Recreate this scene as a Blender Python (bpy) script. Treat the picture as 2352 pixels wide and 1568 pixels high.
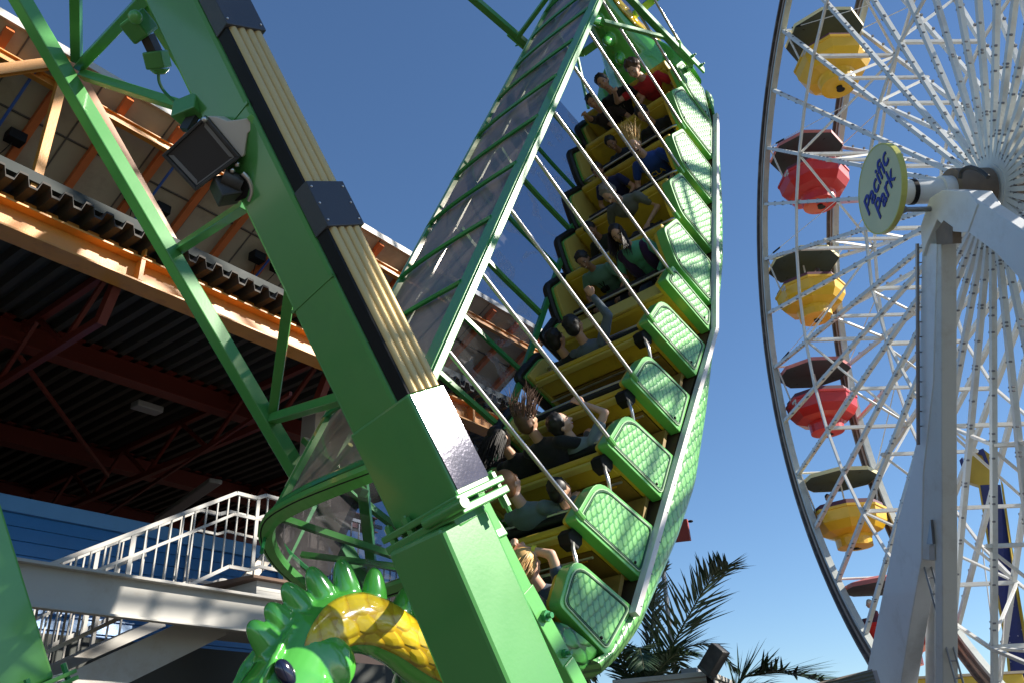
import bpy, math, random
from mathutils import Vector, Matrix, noise
sc = bpy.context.scene
for o in list(bpy.data.objects): bpy.data.objects.remove(o)
COL = sc.collection
V = Vector
PI = math.pi
R = math.radians
# ------------------------------------------------------------------ camera
FPX, CX, CY = 1950.0, 1176.0, 784.0          # focal length and centre in 2352 x 1568 units
_z = V((-206., 3724., -FPX)).normalized()
_y = (V((0, 0, -1)) - V((0, 0, -1)).dot(_z) * _z).normalized()
_x = _y.cross(_z)
RW = Matrix((_x, _y, _z))                    # camera -> world
CAM = V((0, 0, 1.6))
cd = bpy.data.cameras.new('camera'); cam = bpy.data.objects.new('camera', cd); COL.objects.link(cam)
cam.matrix_world = Matrix.Translation(CAM) @ RW.to_4x4()
cd.sensor_width = 36; cd.lens = FPX / 2352 * 36; cd.clip_start = .05; cd.clip_end = 3000
sc.camera = cam
# ------------------------------------------------------------------ sky and sun
SUN_AZ, SUN_EL = 92.4, 33.6
w = bpy.data.worlds.new('World'); sc.world = w; w.use_nodes = True
nt = w.node_tree; nt.nodes.clear()
sky = nt.nodes.new('ShaderNodeTexSky'); sky.sky_type = 'NISHITA'; sky.sun_disc = False
sky.sun_elevation = R(SUN_EL); sky.sun_rotation = R(SUN_AZ)
sky.air_density = 1.0; sky.dust_density = 0.05; sky.ozone_density = 5.0; sky.altitude = 0
bg = nt.nodes.new('ShaderNodeBackground'); bg.inputs[1].default_value = .07
wo = nt.nodes.new('ShaderNodeOutputWorld')

hs_ = nt.nodes.new('ShaderNodeHueSaturation'); hs_.inputs['Saturation'].default_value = 1.04; hs_.inputs['Value'].default_value = 1.14
nt.links.new(sky.outputs[0], hs_.inputs['Color']); nt.links.new(hs_.outputs[0], bg.inputs[0]); nt.links.new(bg.outputs[0], wo.inputs[0])
sl = bpy.data.lights.new('sun', 'SUN'); sl.energy = 5.0; sl.angle = R(.53); sl.color = (1, .93, .82)
so = bpy.data.objects.new('sun', sl); COL.objects.link(so)
SD = V((math.sin(R(SUN_AZ)) * math.cos(R(SUN_EL)), math.cos(R(SUN_AZ)) * math.cos(R(SUN_EL)), math.sin(R(SUN_EL))))
so.rotation_euler = SD.to_track_quat('Z', 'Y').to_euler()
sc.view_settings.view_transform = 'Standard'; sc.view_settings.look = 'None'
sc.view_settings.exposure = 0.95; sc.view_settings.gamma = 1
sc.render.engine = 'CYCLES'
sc.cycles.max_bounces = 8; sc.cycles.transparent_max_bounces = 24
# ------------------------------------------------------------------ frames of the place
# the swinging boat: s along the boat, c across it (away from the camera), u up through its deck
AZ, AL = -0.817, 1.138
c_ = V((math.sin(AZ), math.cos(AZ), 0)); g_ = V((math.cos(AZ), -math.sin(AZ), 0)); Z_ = V((0, 0, 1))
s_ = math.cos(AL) * g_ + math.sin(AL) * Z_; u_ = -math.sin(AL) * g_ + math.cos(AL) * Z_
O_ = V((1.669, 7.794, 6.425))
BM = Matrix.Translation(O_) @ Matrix((s_, c_, u_)).transposed().to_4x4()
# the pavilion: x along its front, y into it
a_ = R(36.5); e1 = V((math.sin(a_), math.cos(a_), 0)); e2 = V((-math.cos(a_), math.sin(a_), 0))
PM = Matrix((e1, e2, Z_)).transposed().to_4x4()            # local (along, inward, z)
# the big wheel: x along the axle, y in the wheel's plane away from the camera
WAZ = .0597; wn = V((math.cos(WAZ), math.sin(WAZ), 0)); wh = V((-wn.y, wn.x, 0)); WC = V((10.32, 15.33, 12.72))
WM = Matrix.Translation(WC) @ Matrix((wn, wh, Z_)).transposed().to_4x4()
def gzc(g, z, c):                                           # ride frame: g swing direction, z height, c across
    p = O_ + g * g_ + c * c_; return V((p.x, p.y, z))
def ray(px, py):
    return RW @ V(((px - CX) / FPX, -(py - CY) / FPX, -1))
def proj(p):
    q = RW.transposed() @ (V(p) - CAM); return (CX + FPX * q.x / -q.z, CY - FPX * q.y / -q.z)
def on(M, axis, val, px, py):                               # the spot of a flat face (local plane) seen in a given direction
    Mi = M.inverted(); o = Mi @ CAM; d = Mi.to_3x3() @ ray(px, py)
    return o + d * ((val - o[axis]) / d[axis])
def at(px, py, dist):
    return CAM + ray(px, py).normalized() * dist
# ------------------------------------------------------------------ mesh builder
class MB:
    def __init__(s): s.v = []; s.f = []; s.m = []; s.sm = []; s.cm = 0
    def add(s, vs, fs, smooth=False):
        b = len(s.v); s.v += [V(p) for p in vs]
        for f in fs: s.f.append([b + i for i in f]); s.m.append(s.cm); s.sm.append(smooth)
        return s
    def hexa(s, q):                                         # 8 corners: bottom loop, top loop
        return s.add(q, [(3, 2, 1, 0), (4, 5, 6, 7), (0, 1, 5, 4), (1, 2, 6, 5), (2, 3, 7, 6), (3, 0, 4, 7)])
    def box(s, lo, hi):
        x0, y0, z0 = lo; x1, y1, z1 = hi
        return s.hexa([(x0, y0, z0), (x1, y0, z0), (x1, y1, z0), (x0, y1, z0), (x0, y0, z1), (x1, y0, z1), (x1, y1, z1), (x0, y1, z1)])
    def beam(s, p, q, w, h, up=(0, 0, 1), off=(0, 0)):      # w across, h along up
        p, q, up = V(p), V(q), V(up); d = (q - p).normalized(); r = d.cross(up)
        if r.length < 1e-4: r = d.cross(V((1, 0, 0)))
        r.normalize(); n = r.cross(d); n.normalize()
        p = p + r * off[0] + n * off[1]; q = q + r * off[0] + n * off[1]
        c = [(-w / 2, -h / 2), (w / 2, -h / 2), (w / 2, h / 2), (-w / 2, h / 2)]
        return s.hexa([p + r * a + n * b for a, b in c] + [q + r * a + n * b for a, b in c])
    def ibeam(s, p, q, w, h, t=.02, up=(0, 0, 1)):
        s.beam(p, q, t, h - 2 * t, up); s.beam(p, q, w, t, up, (0, h / 2 - t / 2)); s.beam(p, q, w, t, up, (0, -h / 2 + t / 2)); return s
    def tube(s, pts, r, n=8, cap=True, smooth=True):
        pts = [V(p) for p in pts]; rs = r if isinstance(r, (list, tuple)) else [r] * len(pts)
        b = len(s.v); ref = None
        for i, p in enumerate(pts):
            d = (pts[min(i + 1, len(pts) - 1)] - pts[max(i - 1, 0)]).normalized()
            if ref is None:
                ref = d.orthogonal().normalized()
            x = (ref - d * ref.dot(d))
            x = x.normalized() if x.length > 1e-5 else d.orthogonal().normalized()
            ref = x; y = d.cross(x)
            for k in range(n):
                a = 2 * PI * k / n; s.v.append(p + (x * math.cos(a) + y * math.sin(a)) * rs[i])
        def F(f, sm): s.f.append(f); s.m.append(s.cm); s.sm.append(sm)
        for i in range(len(pts) - 1):
            for k in range(n):
                k2 = (k + 1) % n; F([b + i * n + k, b + i * n + k2, b + (i + 1) * n + k2, b + (i + 1) * n + k], smooth)
        if cap:
            F([b + k for k in range(n)][::-1], False); F([b + (len(pts) - 1) * n + k for k in range(n)], False)
        return s
    def ell(s, c, r, M=None, nu=12, nv=8):
        c = V(c); vs = []; fs = []
        for j in range(nv + 1):
            t = PI * j / nv
            for i in range(nu):
                a = 2 * PI * i / nu; p = V((r[0] * math.sin(t) * math.cos(a), r[1] * math.sin(t) * math.sin(a), r[2] * math.cos(t)))
                vs.append(c + (M @ p if M else p))
        for j in range(nv):
            for i in range(nu):
                i2 = (i + 1) % nu
                if j == 0: fs.append((j * nu, (j + 1) * nu + i, (j + 1) * nu + i2))
                elif j == nv - 1: fs.append((j * nu + i, (j + 1) * nu, j * nu + i2))
                else: fs.append((j * nu + i, (j + 1) * nu + i, (j + 1) * nu + i2, j * nu + i2))
        return s.add(vs, fs, True)
    def prism(s, poly, fr, t0, t1):                         # fr(a, b, t) -> point
        n = len(poly); b = [fr(a, c, t0) for a, c in poly]; t = [fr(a, c, t1) for a, c in poly]
        return s.add(b + t, [tuple(range(n))[::-1], tuple(range(n, 2 * n))] + [(i, (i + 1) % n, n + (i + 1) % n, n + i) for i in range(n)])
    def loft(s, rings, closed=True, cap=True, smooth=True):
        n = len(rings[0]); vs = [p for r in rings for p in r]; fs = []
        for i in range(len(rings) - 1):
            for k in range(n if closed else n - 1):
                k2 = (k + 1) % n; fs.append((i * n + k, i * n + k2, (i + 1) * n + k2, (i + 1) * n + k))
        s.add(vs, fs, smooth)
        if cap and closed:
            s.add(rings[0], [tuple(range(n))[::-1]]); s.add(rings[-1], [tuple(range(n))])
        return s
    def quad(s, a, b, c, d): return s.add([a, b, c, d], [(0, 1, 2, 3)])
    def mesh(s, name, mats):
        me = bpy.data.meshes.new(name); me.from_pydata([tuple(v) for v in s.v], [], s.f)
        for m in (mats if isinstance(mats, (list, tuple)) else [mats]): me.materials.append(m)
        me.polygons.foreach_set('use_smooth', s.sm); me.polygons.foreach_set('material_index', s.m)
        me.update(); return me
    def build(s, name, mats, parent=None, bevel=0, M=None, sharp=40):
        me = s.mesh(name, mats)
        if any(s.sm): me.set_sharp_from_angle(angle=R(sharp))
        o = bpy.data.objects.new(name, me); COL.objects.link(o)
        if parent: o.parent = parent
        if M: o.matrix_world = M
        if bevel:
            b = o.modifiers.new('bevel', 'BEVEL'); b.width = bevel; b.segments = 2; b.limit_method = 'ANGLE'; b.angle_limit = R(35)
        return o
def bm_frame(a, b, t): return V((a, t, b))                  # boat: (s, u, c)
def tag(o, label, cat, group=None, kind=None):
    if label: o['label'] = label
    if cat: o['category'] = cat
    if group: o['group'] = group
    if kind: o['kind'] = kind
    return o
def empty(name, label, cat, M=None, loc=None, group=None):
    o = bpy.data.objects.new(name, None); COL.objects.link(o); o.empty_display_size = .2
    if M is not None: o.matrix_world = M
    if loc is not None: o.location = loc
    return tag(o, label, cat, group)
def copy_tree(o, parent=None):
    c = o.copy(); COL.objects.link(c)
    if parent: c.parent = parent
    for ch in [x for x in KIDS.get(o.name, [])]: 
        d = copy_tree(ch, c); KIDS.setdefault(c.name, []).append(d)
    return c
KIDS = {}
def smoothlist(pts, n=6):                                   # Catmull-Rom through points
    pts = [V(p) for p in pts]; out = []
    for i in range(len(pts) - 1):
        p0 = pts[max(i - 1, 0)]; p1 = pts[i]; p2 = pts[i + 1]; p3 = pts[min(i + 2, len(pts) - 1)]
        for k in range(n):
            t = k / n; out.append(.5 * ((2 * p1) + (p2 - p0) * t + (2 * p0 - 5 * p1 + 4 * p2 - p3) * t * t + (3 * p1 - p0 - 3 * p2 + p3) * t ** 3))
    out.append(pts[-1]); return out
def lerp(a, b, t): return a + (b - a) * t
def interp(x, xs, ys):
    if x <= xs[0]: return ys[0]
    for i in range(len(xs) - 1):
        if x <= xs[i + 1]: return lerp(ys[i], ys[i + 1], (x - xs[i]) / (xs[i + 1] - xs[i]))
    return ys[-1]
# ------------------------------------------------------------------ materials
def mat(name, base, rough=.5, metal=0, var=.12, scale=3., bump=0, bscale=40., dirt=None, dscale=1.5, damt=.5, coat=0, spec=.5, trans=0, alpha=1, sheen=0, emit=None):
    m = bpy.data.materials.new(name); m.use_nodes = True; t = m.node_tree; N = t.nodes; L = t.links
    b = N['Principled BSDF']; b.inputs['Roughness'].default_value = rough; b.inputs['Metallic'].default_value = metal
    b.inputs['Coat Weight'].default_value = coat; b.inputs['Coat Roughness'].default_value = .08
    b.inputs['Specular IOR Level'].default_value = spec; b.inputs['Transmission Weight'].default_value = trans
    b.inputs['Sheen Weight'].default_value = sheen
    tc = N.new('ShaderNodeTexCoord'); n = N.new('ShaderNodeTexNoise'); n.inputs['Scale'].default_value = scale; n.inputs['Detail'].default_value = 6
    L.new(tc.outputs['Object'], n.inputs['Vector'])
    mx = N.new('ShaderNodeMix'); mx.data_type = 'RGBA'; mx.inputs[6].default_value = [*(c * (1 - var) for c in base), 1]; mx.inputs[7].default_value = [*(min(1, c * (1 + var)) for c in base), 1]
    L.new(n.outputs['Fac'], mx.inputs[0]); out = mx.outputs[2]
    rr = N.new('ShaderNodeMapRange'); rr.inputs[3].default_value = max(0, rough - .08); rr.inputs[4].default_value = min(1, rough + .1)
    L.new(n.outputs['Fac'], rr.inputs[0]); L.new(rr.outputs[0], b.inputs['Roughness'])
    if dirt:
        n2 = N.new('ShaderNodeTexNoise'); n2.inputs['Scale'].default_value = dscale; n2.inputs['Detail'].default_value = 8; n2.inputs['Roughness'].default_value = .7
        L.new(tc.outputs['Object'], n2.inputs['Vector'])
        cr = N.new('ShaderNodeValToRGB'); cr.color_ramp.elements[0].position = .52; cr.color_ramp.elements[1].position = .75
        cr.color_ramp.elements[1].color = (damt, damt, damt, 1); L.new(n2.outputs['Fac'], cr.inputs[0])
        m2 = N.new('ShaderNodeMix'); m2.data_type = 'RGBA'; m2.inputs[7].default_value = [*dirt, 1]
        L.new(cr.outputs[0], m2.inputs[0]); L.new(out, m2.inputs[6]); out = m2.outputs[2]
    L.new(out, b.inputs['Base Color'])
    if bump:
        n3 = N.new('ShaderNodeTexNoise'); n3.inputs['Scale'].default_value = bscale; n3.inputs['Detail'].default_value = 3
        L.new(tc.outputs['Object'], n3.inputs['Vector'])
        bp = N.new('ShaderNodeBump'); bp.inputs['Strength'].default_value = bump; bp.inputs['Distance'].default_value = .01
        L.new(n3.outputs['Fac'], bp.inputs['Height']); L.new(bp.outputs[0], b.inputs['Normal'])
    if emit: b.inputs['Emission Color'].default_value = [*emit, 1]; b.inputs['Emission Strength'].default_value = 1
    return m
def scale_mat(name, light, dark, h, w, ax=(0, 2), rough=.3, coat=.5, bump=.5, L15=1.5, diag=0.):
    # overlapping fish scales, painted and moulded: rows h apart along the first axis, scales w wide along the second
    m = bpy.data.materials.new(name); m.use_nodes = True; t = m.node_tree; N = t.nodes; L = t.links
    b = N['Principled BSDF']; b.inputs['Roughness'].default_value = rough; b.inputs['Coat Weight'].default_value = coat; b.inputs['Coat Roughness'].default_value = .1
    tc = N.new('ShaderNodeTexCoord'); sp = N.new('ShaderNodeSeparateXYZ'); L.new(tc.outputs['Object'], sp.inputs[0])
    def M(op, a, c=None, c2=None):
        n = N.new('ShaderNodeMath'); n.operation = op
        for i, v in enumerate((a, c, c2)):
            if v is None: continue
            if isinstance(v, (int, float)): n.inputs[i].default_value = v
            else: L.new(v, n.inputs[i])
        return n.outputs[0]
    nw = N.new('ShaderNodeTexNoise'); nw.inputs['Scale'].default_value = 5; L.new(tc.outputs['Object'], nw.inputs['Vector'])
    wob = M('MULTIPLY', M('SUBTRACT', nw.outputs['Fac'], .5), .45)
    y = M('ADD', M('ADD', M('DIVIDE', sp.outputs[ax[0]], h), wob), 100.0); x = M('ADD', M('ADD', M('DIVIDE', M('ADD', sp.outputs[ax[1]], M('MULTIPLY', sp.outputs[0], diag)), w), wob), 100.0)
    f = M('FRACT', y); r = M('FLOOR', y); par = M('MULTIPLY', M('MODULO', r, 2.0), .5)
    def cell(shift, down):
        fx = M('MULTIPLY', M('SUBTRACT', M('FRACT', M('ADD', M('ADD', x, par), shift)), .5), 2.0)
        return M('SQRT', M('ADD', M('POWER', fx, 2), M('POWER', M('DIVIDE', M('SUBTRACT', down, f), L15), 2)))
    d2 = cell(0.0, 2.0); d1 = cell(.5, 1.0)
    top = M('LESS_THAN', d2, 1.0)
    d = M('ADD', M('MULTIPLY', top, d2), M('MULTIPLY', M('SUBTRACT', 1.0, top), d1))
    mr0 = N.new('ShaderNodeMapRange'); mr0.inputs[1].default_value = 1.0; mr0.inputs[2].default_value = 1.4; mr0.inputs[3].default_value = .35; mr0.inputs[4].default_value = 0; L.new(d2, mr0.inputs[0])
    shade = M('MULTIPLY', mr0.outputs[0], M('SUBTRACT', 1.0, top))
    mr1 = N.new('ShaderNodeMapRange'); mr1.interpolation_type = 'SMOOTHSTEP'; mr1.inputs[1].default_value = .74; mr1.inputs[2].default_value = 1.02; L.new(d, mr1.inputs[0])
    fac = M('MINIMUM', 1.0, M('ADD', mr1.outputs[0], shade))
    cm = N.new('ShaderNodeMix'); cm.data_type = 'RGBA'; cm.inputs[6].default_value = [*light, 1]; cm.inputs[7].default_value = [*dark, 1]; L.new(fac, cm.inputs[0])
    n = N.new('ShaderNodeTexNoise'); n.inputs['Scale'].default_value = 1.3; n.inputs['Detail'].default_value = 6; n.inputs['Roughness'].default_value = .65; L.new(tc.outputs['Object'], n.inputs['Vector'])
    mx = N.new('ShaderNodeMix'); mx.data_type = 'RGBA'; mx.blend_type = 'MULTIPLY'; mx.inputs[0].default_value = 1
    mr = N.new('ShaderNodeMapRange'); mr.inputs[1].default_value = .35; mr.inputs[2].default_value = .7; mr.inputs[3].default_value = .6; mr.inputs[4].default_value = 1.08
    L.new(n.outputs['Fac'], mr.inputs[0]); L.new(cm.outputs[2], mx.inputs[6]); L.new(mr.outputs[0], mx.inputs[7]); L.new(mx.outputs[2], b.inputs['Base Color'])
    bp = N.new('ShaderNodeBump'); bp.inputs['Strength'].default_value = bump; bp.inputs['Distance'].default_value = .012; bp.invert = True
    L.new(fac, bp.inputs['Height']); L.new(bp.outputs[0], b.inputs['Normal'])
    return m
def film_mat(name, tint, haze, hazecol, streak=1., smudge=0, gloss=.25):
    m = bpy.data.materials.new(name); m.use_nodes = True; t = m.node_tree; N = t.nodes; L = t.links; N.clear()
    o = N.new('ShaderNodeOutputMaterial'); tr = N.new('ShaderNodeBsdfTransparent'); tr.inputs[0].default_value = [*tint, 1]
    df = N.new('ShaderNodeBsdfDiffuse'); df.inputs[0].default_value = [*hazecol, 1]
    tl = N.new('ShaderNodeBsdfTranslucent'); tl.inputs[0].default_value = [*hazecol, 1]
    ad = N.new('ShaderNodeMixShader'); ad.inputs[0].default_value = .4; L.new(df.outputs[0], ad.inputs[1]); L.new(tl.outputs[0], ad.inputs[2])
    gl = N.new('ShaderNodeBsdfGlossy'); gl.inputs['Roughness'].default_value = gloss
    tc = N.new('ShaderNodeTexCoord'); n = N.new('ShaderNodeTexNoise'); n.inputs['Scale'].default_value = 2.2; n.inputs['Detail'].default_value = 7; n.inputs['Roughness'].default_value = .65
    mp = N.new('ShaderNodeMapping'); mp.inputs['Scale'].default_value = (1, .35, 1) if streak else (1, 1, 1)
    L.new(tc.outputs['Object'], mp.inputs[0]); L.new(mp.outputs[0], n.inputs['Vector'])
    mr = N.new('ShaderNodeMapRange'); mr.inputs[1].default_value = .35; mr.inputs[2].default_value = .72; mr.inputs[3].default_value = haze * .45; mr.inputs[4].default_value = haze * 1.7
    L.new(n.outputs['Fac'], mr.inputs[0]); fac = mr.outputs[0]
    if smudge:
        n2 = N.new('ShaderNodeTexNoise'); n2.inputs['Scale'].default_value = 1.6; n2.inputs['Detail'].default_value = 2; n2.inputs['Distortion'].default_value = 1.2
        L.new(tc.outputs['Object'], n2.inputs['Vector'])
        n3 = N.new('ShaderNodeTexNoise'); n3.inputs['Scale'].default_value = 14; n3.inputs['Detail'].default_value = 8; L.new(tc.outputs['Object'], n3.inputs['Vector'])
        cr = N.new('ShaderNodeMapRange'); cr.inputs[1].default_value = .57; cr.inputs[2].default_value = .6; L.new(n2.outputs['Fac'], cr.inputs[0])
        mu = N.new('ShaderNodeMath'); mu.operation = 'MULTIPLY'; L.new(cr.outputs[0], mu.inputs[0]); L.new(n3.outputs['Fac'], mu.inputs[1])
        mu2 = N.new('ShaderNodeMath'); mu2.operation = 'MULTIPLY_ADD'; mu2.inputs[1].default_value = smudge; L.new(mu.outputs[0], mu2.inputs[0]); L.new(fac, mu2.inputs[2]); fac = mu2.outputs[0]
    ms = N.new('ShaderNodeMixShader'); L.new(fac, ms.inputs[0]); L.new(tr.outputs[0], ms.inputs[1]); L.new(ad.outputs[0], ms.inputs[2])
    fr = N.new('ShaderNodeLayerWeight'); fr.inputs[0].default_value = .12
    fm = N.new('ShaderNodeMath'); fm.operation = 'MULTIPLY'; fm.inputs[1].default_value = .22; L.new(fr.outputs['Fresnel'], fm.inputs[0])
    m3 = N.new('ShaderNodeMixShader'); L.new(fm.outputs[0], m3.inputs[0]); L.new(ms.outputs[0], m3.inputs[1]); L.new(gl.outputs[0], m3.inputs[2])
    L.new(m3.outputs[0], o.inputs[0]); return m
GREEN = mat('green_paint', (.082, .315, .072), .34, coat=.35, var=.1, dirt=(.03, .16, .05), damt=.35, bump=.03, bscale=60)
GREENB = mat('bright_green_paint', (.135, .45, .10), .3, coat=.5, var=.08, dirt=(.04, .2, .06), damt=.3)
GREEND = mat('deep_green_paint', (.035, .25, .07), .3, coat=.4, var=.15)
DRG = mat('glossy_dragon_green', (.09, .43, .055), .16, coat=1, var=.12, scale=2)
DRY = mat('glossy_dragon_yellow', (.85, .55, .02), .16, coat=1, var=.12, scale=5)
BLACK = mat('black_rubber', (.005, .005, .006), .6, spec=.3)
PAD = mat('black_padding', (.007, .0065, .0065), .5, bump=.3)
YEL = mat('yellow_fibreglass', (.62, .43, .035), .45, var=.15, dirt=(.25, .13, .02), damt=.7, dscale=3, coat=.2)
YELP = mat('pale_yellow_fibreglass', (.62, .5, .12), .4, var=.12, dirt=(.3, .2, .05), damt=.5)
STEEL = mat('polished_steel', (.66, .64, .63), .36, metal=1, var=.06)
DSTEEL = mat('dull_steel', (.25, .25, .26), .35, metal=.8)
GOLD = mat('gold_tube', (.62, .46, .20), .42, metal=.35, var=.08)
CHAR = mat('charcoal_sheet', (.045, .05, .062), .45, bump=.12, bscale=120, var=.15, dirt=(.09, .09, .09), damt=.5)
GLARE = mat('hammered_grey_paint', (.10, .095, .13), .05, metal=.45, bump=.045, bscale=70, coat=.4)
WHITEP = mat('white_paint', (.47, .455, .42), .45, var=.06, dirt=(.34, .26, .18), damt=.6, dscale=2)
WHITEW = mat('wheel_white_paint', (.62, .64, .62), .4, var=.08, dirt=(.36, .29, .22), damt=.55, dscale=1.1, coat=.3)
SCL = scale_mat('boat_scales', (.24, .63, .17), (.065, .29, .075), .082, .092)
SCP = scale_mat('panel_scales', (.27, .67, .19), (.075, .33, .09), .068, .078)
SCB = scale_mat('bow_scales', (.10, .46, .08), (.012, .10, .025), .12, .15, ax=(2, 1), bump=1, diag=-1.0)
FILM = film_mat('smoky_vinyl', (.33, .30, .29), .56, (.20, .17, .155), gloss=.4)
PANE = film_mat('scratched_perspex', (.46, .50, .58), .04, (.55, .55, .58), streak=0, smudge=.42, gloss=.1)
# ================================================================== THE SWINGING DRAGON BOAT
boat = empty('swinging_boat', 'green dragon-headed swinging boat tipped steeply upward, full of riders under a smoky canopy', 'amusement ride', M=BM)
PK, PM_ = .032, -.229
def prof(s): return PK * (s - PM_) ** 2
SX = [-4.9, -4.4, -3.9, -3.87, -3.61, -2.73, -1.35, -.26, .69, 1.73, 3.58, 4.2]
SU = [.55, -.09, -.30, -.32, -.36, -.46, -.62, -.79, -.69, -.52, -.24, -.14]
def strip(s): return interp(s, SX, SU)
HX = [-4.95, -4.69, -4.32, -3.98, -3.55, -2.93, -2.26, -1.3, -.48, .24, 1.01, 1.94, 3.01, 3.6, 3.87, 4.11]
HU = [.45, .06, -.21, -.39, -.52, -.70, -.84, -.87, -.86, -.86, -.84, -.70, -.48, -.26, -.11, .2]
def hullb(s): return interp(s, HX, HU)
C0, C1 = -.12, 1.64
STRIPM = mat('strip_white', (.70, .67, .65), .35, var=.05, dirt=(.5, .32, .22), damt=.5, dscale=6)
# hull: side below the white strip, curving under
mb = MB(); rings = []
ss = [-4.50 + i * .1434 for i in range(60)]
for s in ss:
    t, b = strip(s), hullb(s); 
    r = [V((s, C0 + .002, t))]
    for q in (.35, .7, 1): r.append(V((s, C0 - .02 * math.sin(PI * q), lerp(t, b + .02, q))))
    r += [V((s, C0 + .05, b - .05)), V((s, C0 + .2, b - .11)), V((s, .5, b - .17)), V((s, 1.0, b - .17)), V((s, C1 - .2, b - .11)), V((s, C1 - .05, b - .05))]
    for q in (1, .5, 0): r.append(V((s, C1 + .0, lerp(t, b + .02, q))))
    rings.append(r)
mb.loft(rings, closed=False); mb.add(rings[0], [tuple(range(len(rings[0])))])
hull = mb.build('hull', SCL, boat, sharp=60)
mb = MB()
mb.loft([[V((s, C0 + .03, strip(s) + .01)), V((s, C1 - .03, strip(s) + .01))] for s in ss if s > -4.3], closed=False)
mb.loft([[V((s, C0 + .03, strip(s) - .03)), V((s, C1 - .03, strip(s) - .03))] for s in ss if s > -4.3], closed=False)
YELD = mat('grimy_ochre', (.26, .16, .03), .6, var=.3, dirt=(.06, .035, .01), damt=.7, dscale=2.5)
FLOOR = mat('brown_deck', (.10, .06, .025), .7, var=.3, dirt=(.02, .02, .02), damt=.6)
mb.build('deck', FLOOR, boat)
for name, cc, hh in (('gunwale_strip', C0 - .035, .055), ('gunwale_strip', C1 + .035, .055)):
    mb = MB(); pts = [V((s, cc, strip(s))) for s in (-3.98, -.26, 3.6)]
    for a, b in zip(pts, pts[1:]): mb.beam(a, b, .07, hh)
    o = mb.build(name, STRIPM, boat, bevel=.004)
    rv = MB()
    for k in range(24):
        s = lerp(-3.9, 3.5, k / 23); cy = cc + (-.036 if cc < 0 else .036); rv.ell((s, cy, strip(s) + .01), (.008, .006, .008), nu=6, nv=4)
    rv.build('rivets', DSTEEL, o)
# bow and stern: closed ends that grow into the necks
def endcap(sg):
    mb = MB(); rings = []
    if sg < 0:
        data = [(-4.40, -.12, .46, C0 + .004, C1 - .004), (-4.50, -.065, .50, C0 + .002, C1 - .002), (-4.64, .03, .52, C0 + .03, 1.60), (-4.80, .15, .56, .0, 1.50), (-4.92, .27, .60, .15, 1.34), (-5.0, .40, .66, .38, 1.08)]
    else:
        data = [(4.08, .02, .55, C0, C1), (4.2, .12, .58, C0 + .02, C1 - .02), (4.36, .26, .66, .0, 1.52), (4.52, .40, .78, .12, 1.40), (4.66, .56, .9, .26, 1.24), (4.76, .74, 1.0, .42, 1.05)]
    for s, b, t, c0, c1 in data:
        m = (b + t) / 2; cm = (c0 + c1) / 2; r = []
        for k in range(28):
            a = 2 * PI * k / 28; ca, sa = math.cos(a), math.sin(a); e = .38
            r.append(V((s, cm + (c1 - c0) / 2 * math.copysign(abs(ca) ** e, ca), m + (t - b) / 2 * math.copysign(abs(sa) ** e, sa))))
        rings.append(r)
    mb.loft(rings)
    mb.build('bow' if sg < 0 else 'stern', SCB if sg < 0 else DRG, boat, sharp=60)
endcap(-1); endcap(1)
# ---- seat rows
def rounded(poly, rr, n=5):
    out = []
    N_ = len(poly)
    for i in range(N_):
        p = V((*poly[i], 0)); a = V((*poly[i - 1], 0)); b = V((*poly[(i + 1) % N_], 0)); r = rr[i] if isinstance(rr, (list, tuple)) else rr
        if r <= 0: out.append((p.x, p.y)); continue
        d1 = (a - p).normalized(); d2 = (b - p).normalized(); r = min(r, (a - p).length * .45, (b - p).length * .45)
        p1 = p + d1 * r; p2 = p + d2 * r
        for k in range(n + 1):
            t = k / n; q = (1 - t) ** 2 * p1 + 2 * t * (1 - t) * p + t * t * p2; out.append((q.x, q.y))
    return out
def inset(poly, d):
    n = len(poly); A = sum(poly[i][0] * poly[(i + 1) % n][1] - poly[(i + 1) % n][0] * poly[i][1] for i in range(n)); sg = 1 if A > 0 else -1
    out = []
    for i in range(n):
        p, a, b = V(poly[i]).to_2d() if False else V((*poly[i], 0)), V((*poly[i - 1], 0)), V((*poly[(i + 1) % n], 0))
        e1_ = (p - a); e2_ = (b - p)
        if e1_.length < 1e-6: e1_ = e2_
        if e2_.length < 1e-6: e2_ = e1_
        n1 = V((-e1_.y, e1_.x, 0)).normalized() * sg; n2 = V((-e2_.y, e2_.x, 0)).normalized() * sg
        m = (n1 + n2); m = m.normalized() if m.length > 1e-4 else n1
        k = d / max(.35, m.dot(n1)); q = p + m * k; out.append((q.x, q.y))
    return out
ROWS = list(range(-1, 10))
def rowa(i): return (4 - i) * .85
def panel_raw(i):
    a = rowa(i); p = prof(a)
    if i == 9: return [(-3.9, .45), (-4.32, .47), (-4.40, -.10), (-3.9, -.29)], [.16, .05, .01, .03]
    if i >= 5: return [(a + .26, p + .06), (a - .22, p + .2), (a - .23, strip(a - .23) + .03), (a + .3, strip(a + .3) + .03)], [.16, .05, .01, .03]
    if i == 4: return [(.02, .0), (-.28, .07), (-.30, strip(-.3) + .03), (.0, strip(0) + .03)], [.03, .03, .01, .03]
    if i == -1: return [(3.9, .58), (3.62, .66), (3.4, .34), (3.34, strip(3.34) + .03), (3.92, .06)], [.04, .05, .1, .01, .03]
    return [(a - .06, p + .05), (a - .44, p + .21), (a - .60, p + .06), (a - .74, p - .10), (a - .74, strip(a - .74) + .03), (a - .08, strip(a - .08) + .03)], [.03, .06, .12, .1, .01, .03]
def panel_poly(i, ins=0.):
    q, r = panel_raw(i)
    return rounded(inset(q, ins), [max(x, .05) if ins > .03 else x for x in r]) if ins else rounded(q, r)
pc = 0
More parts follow.
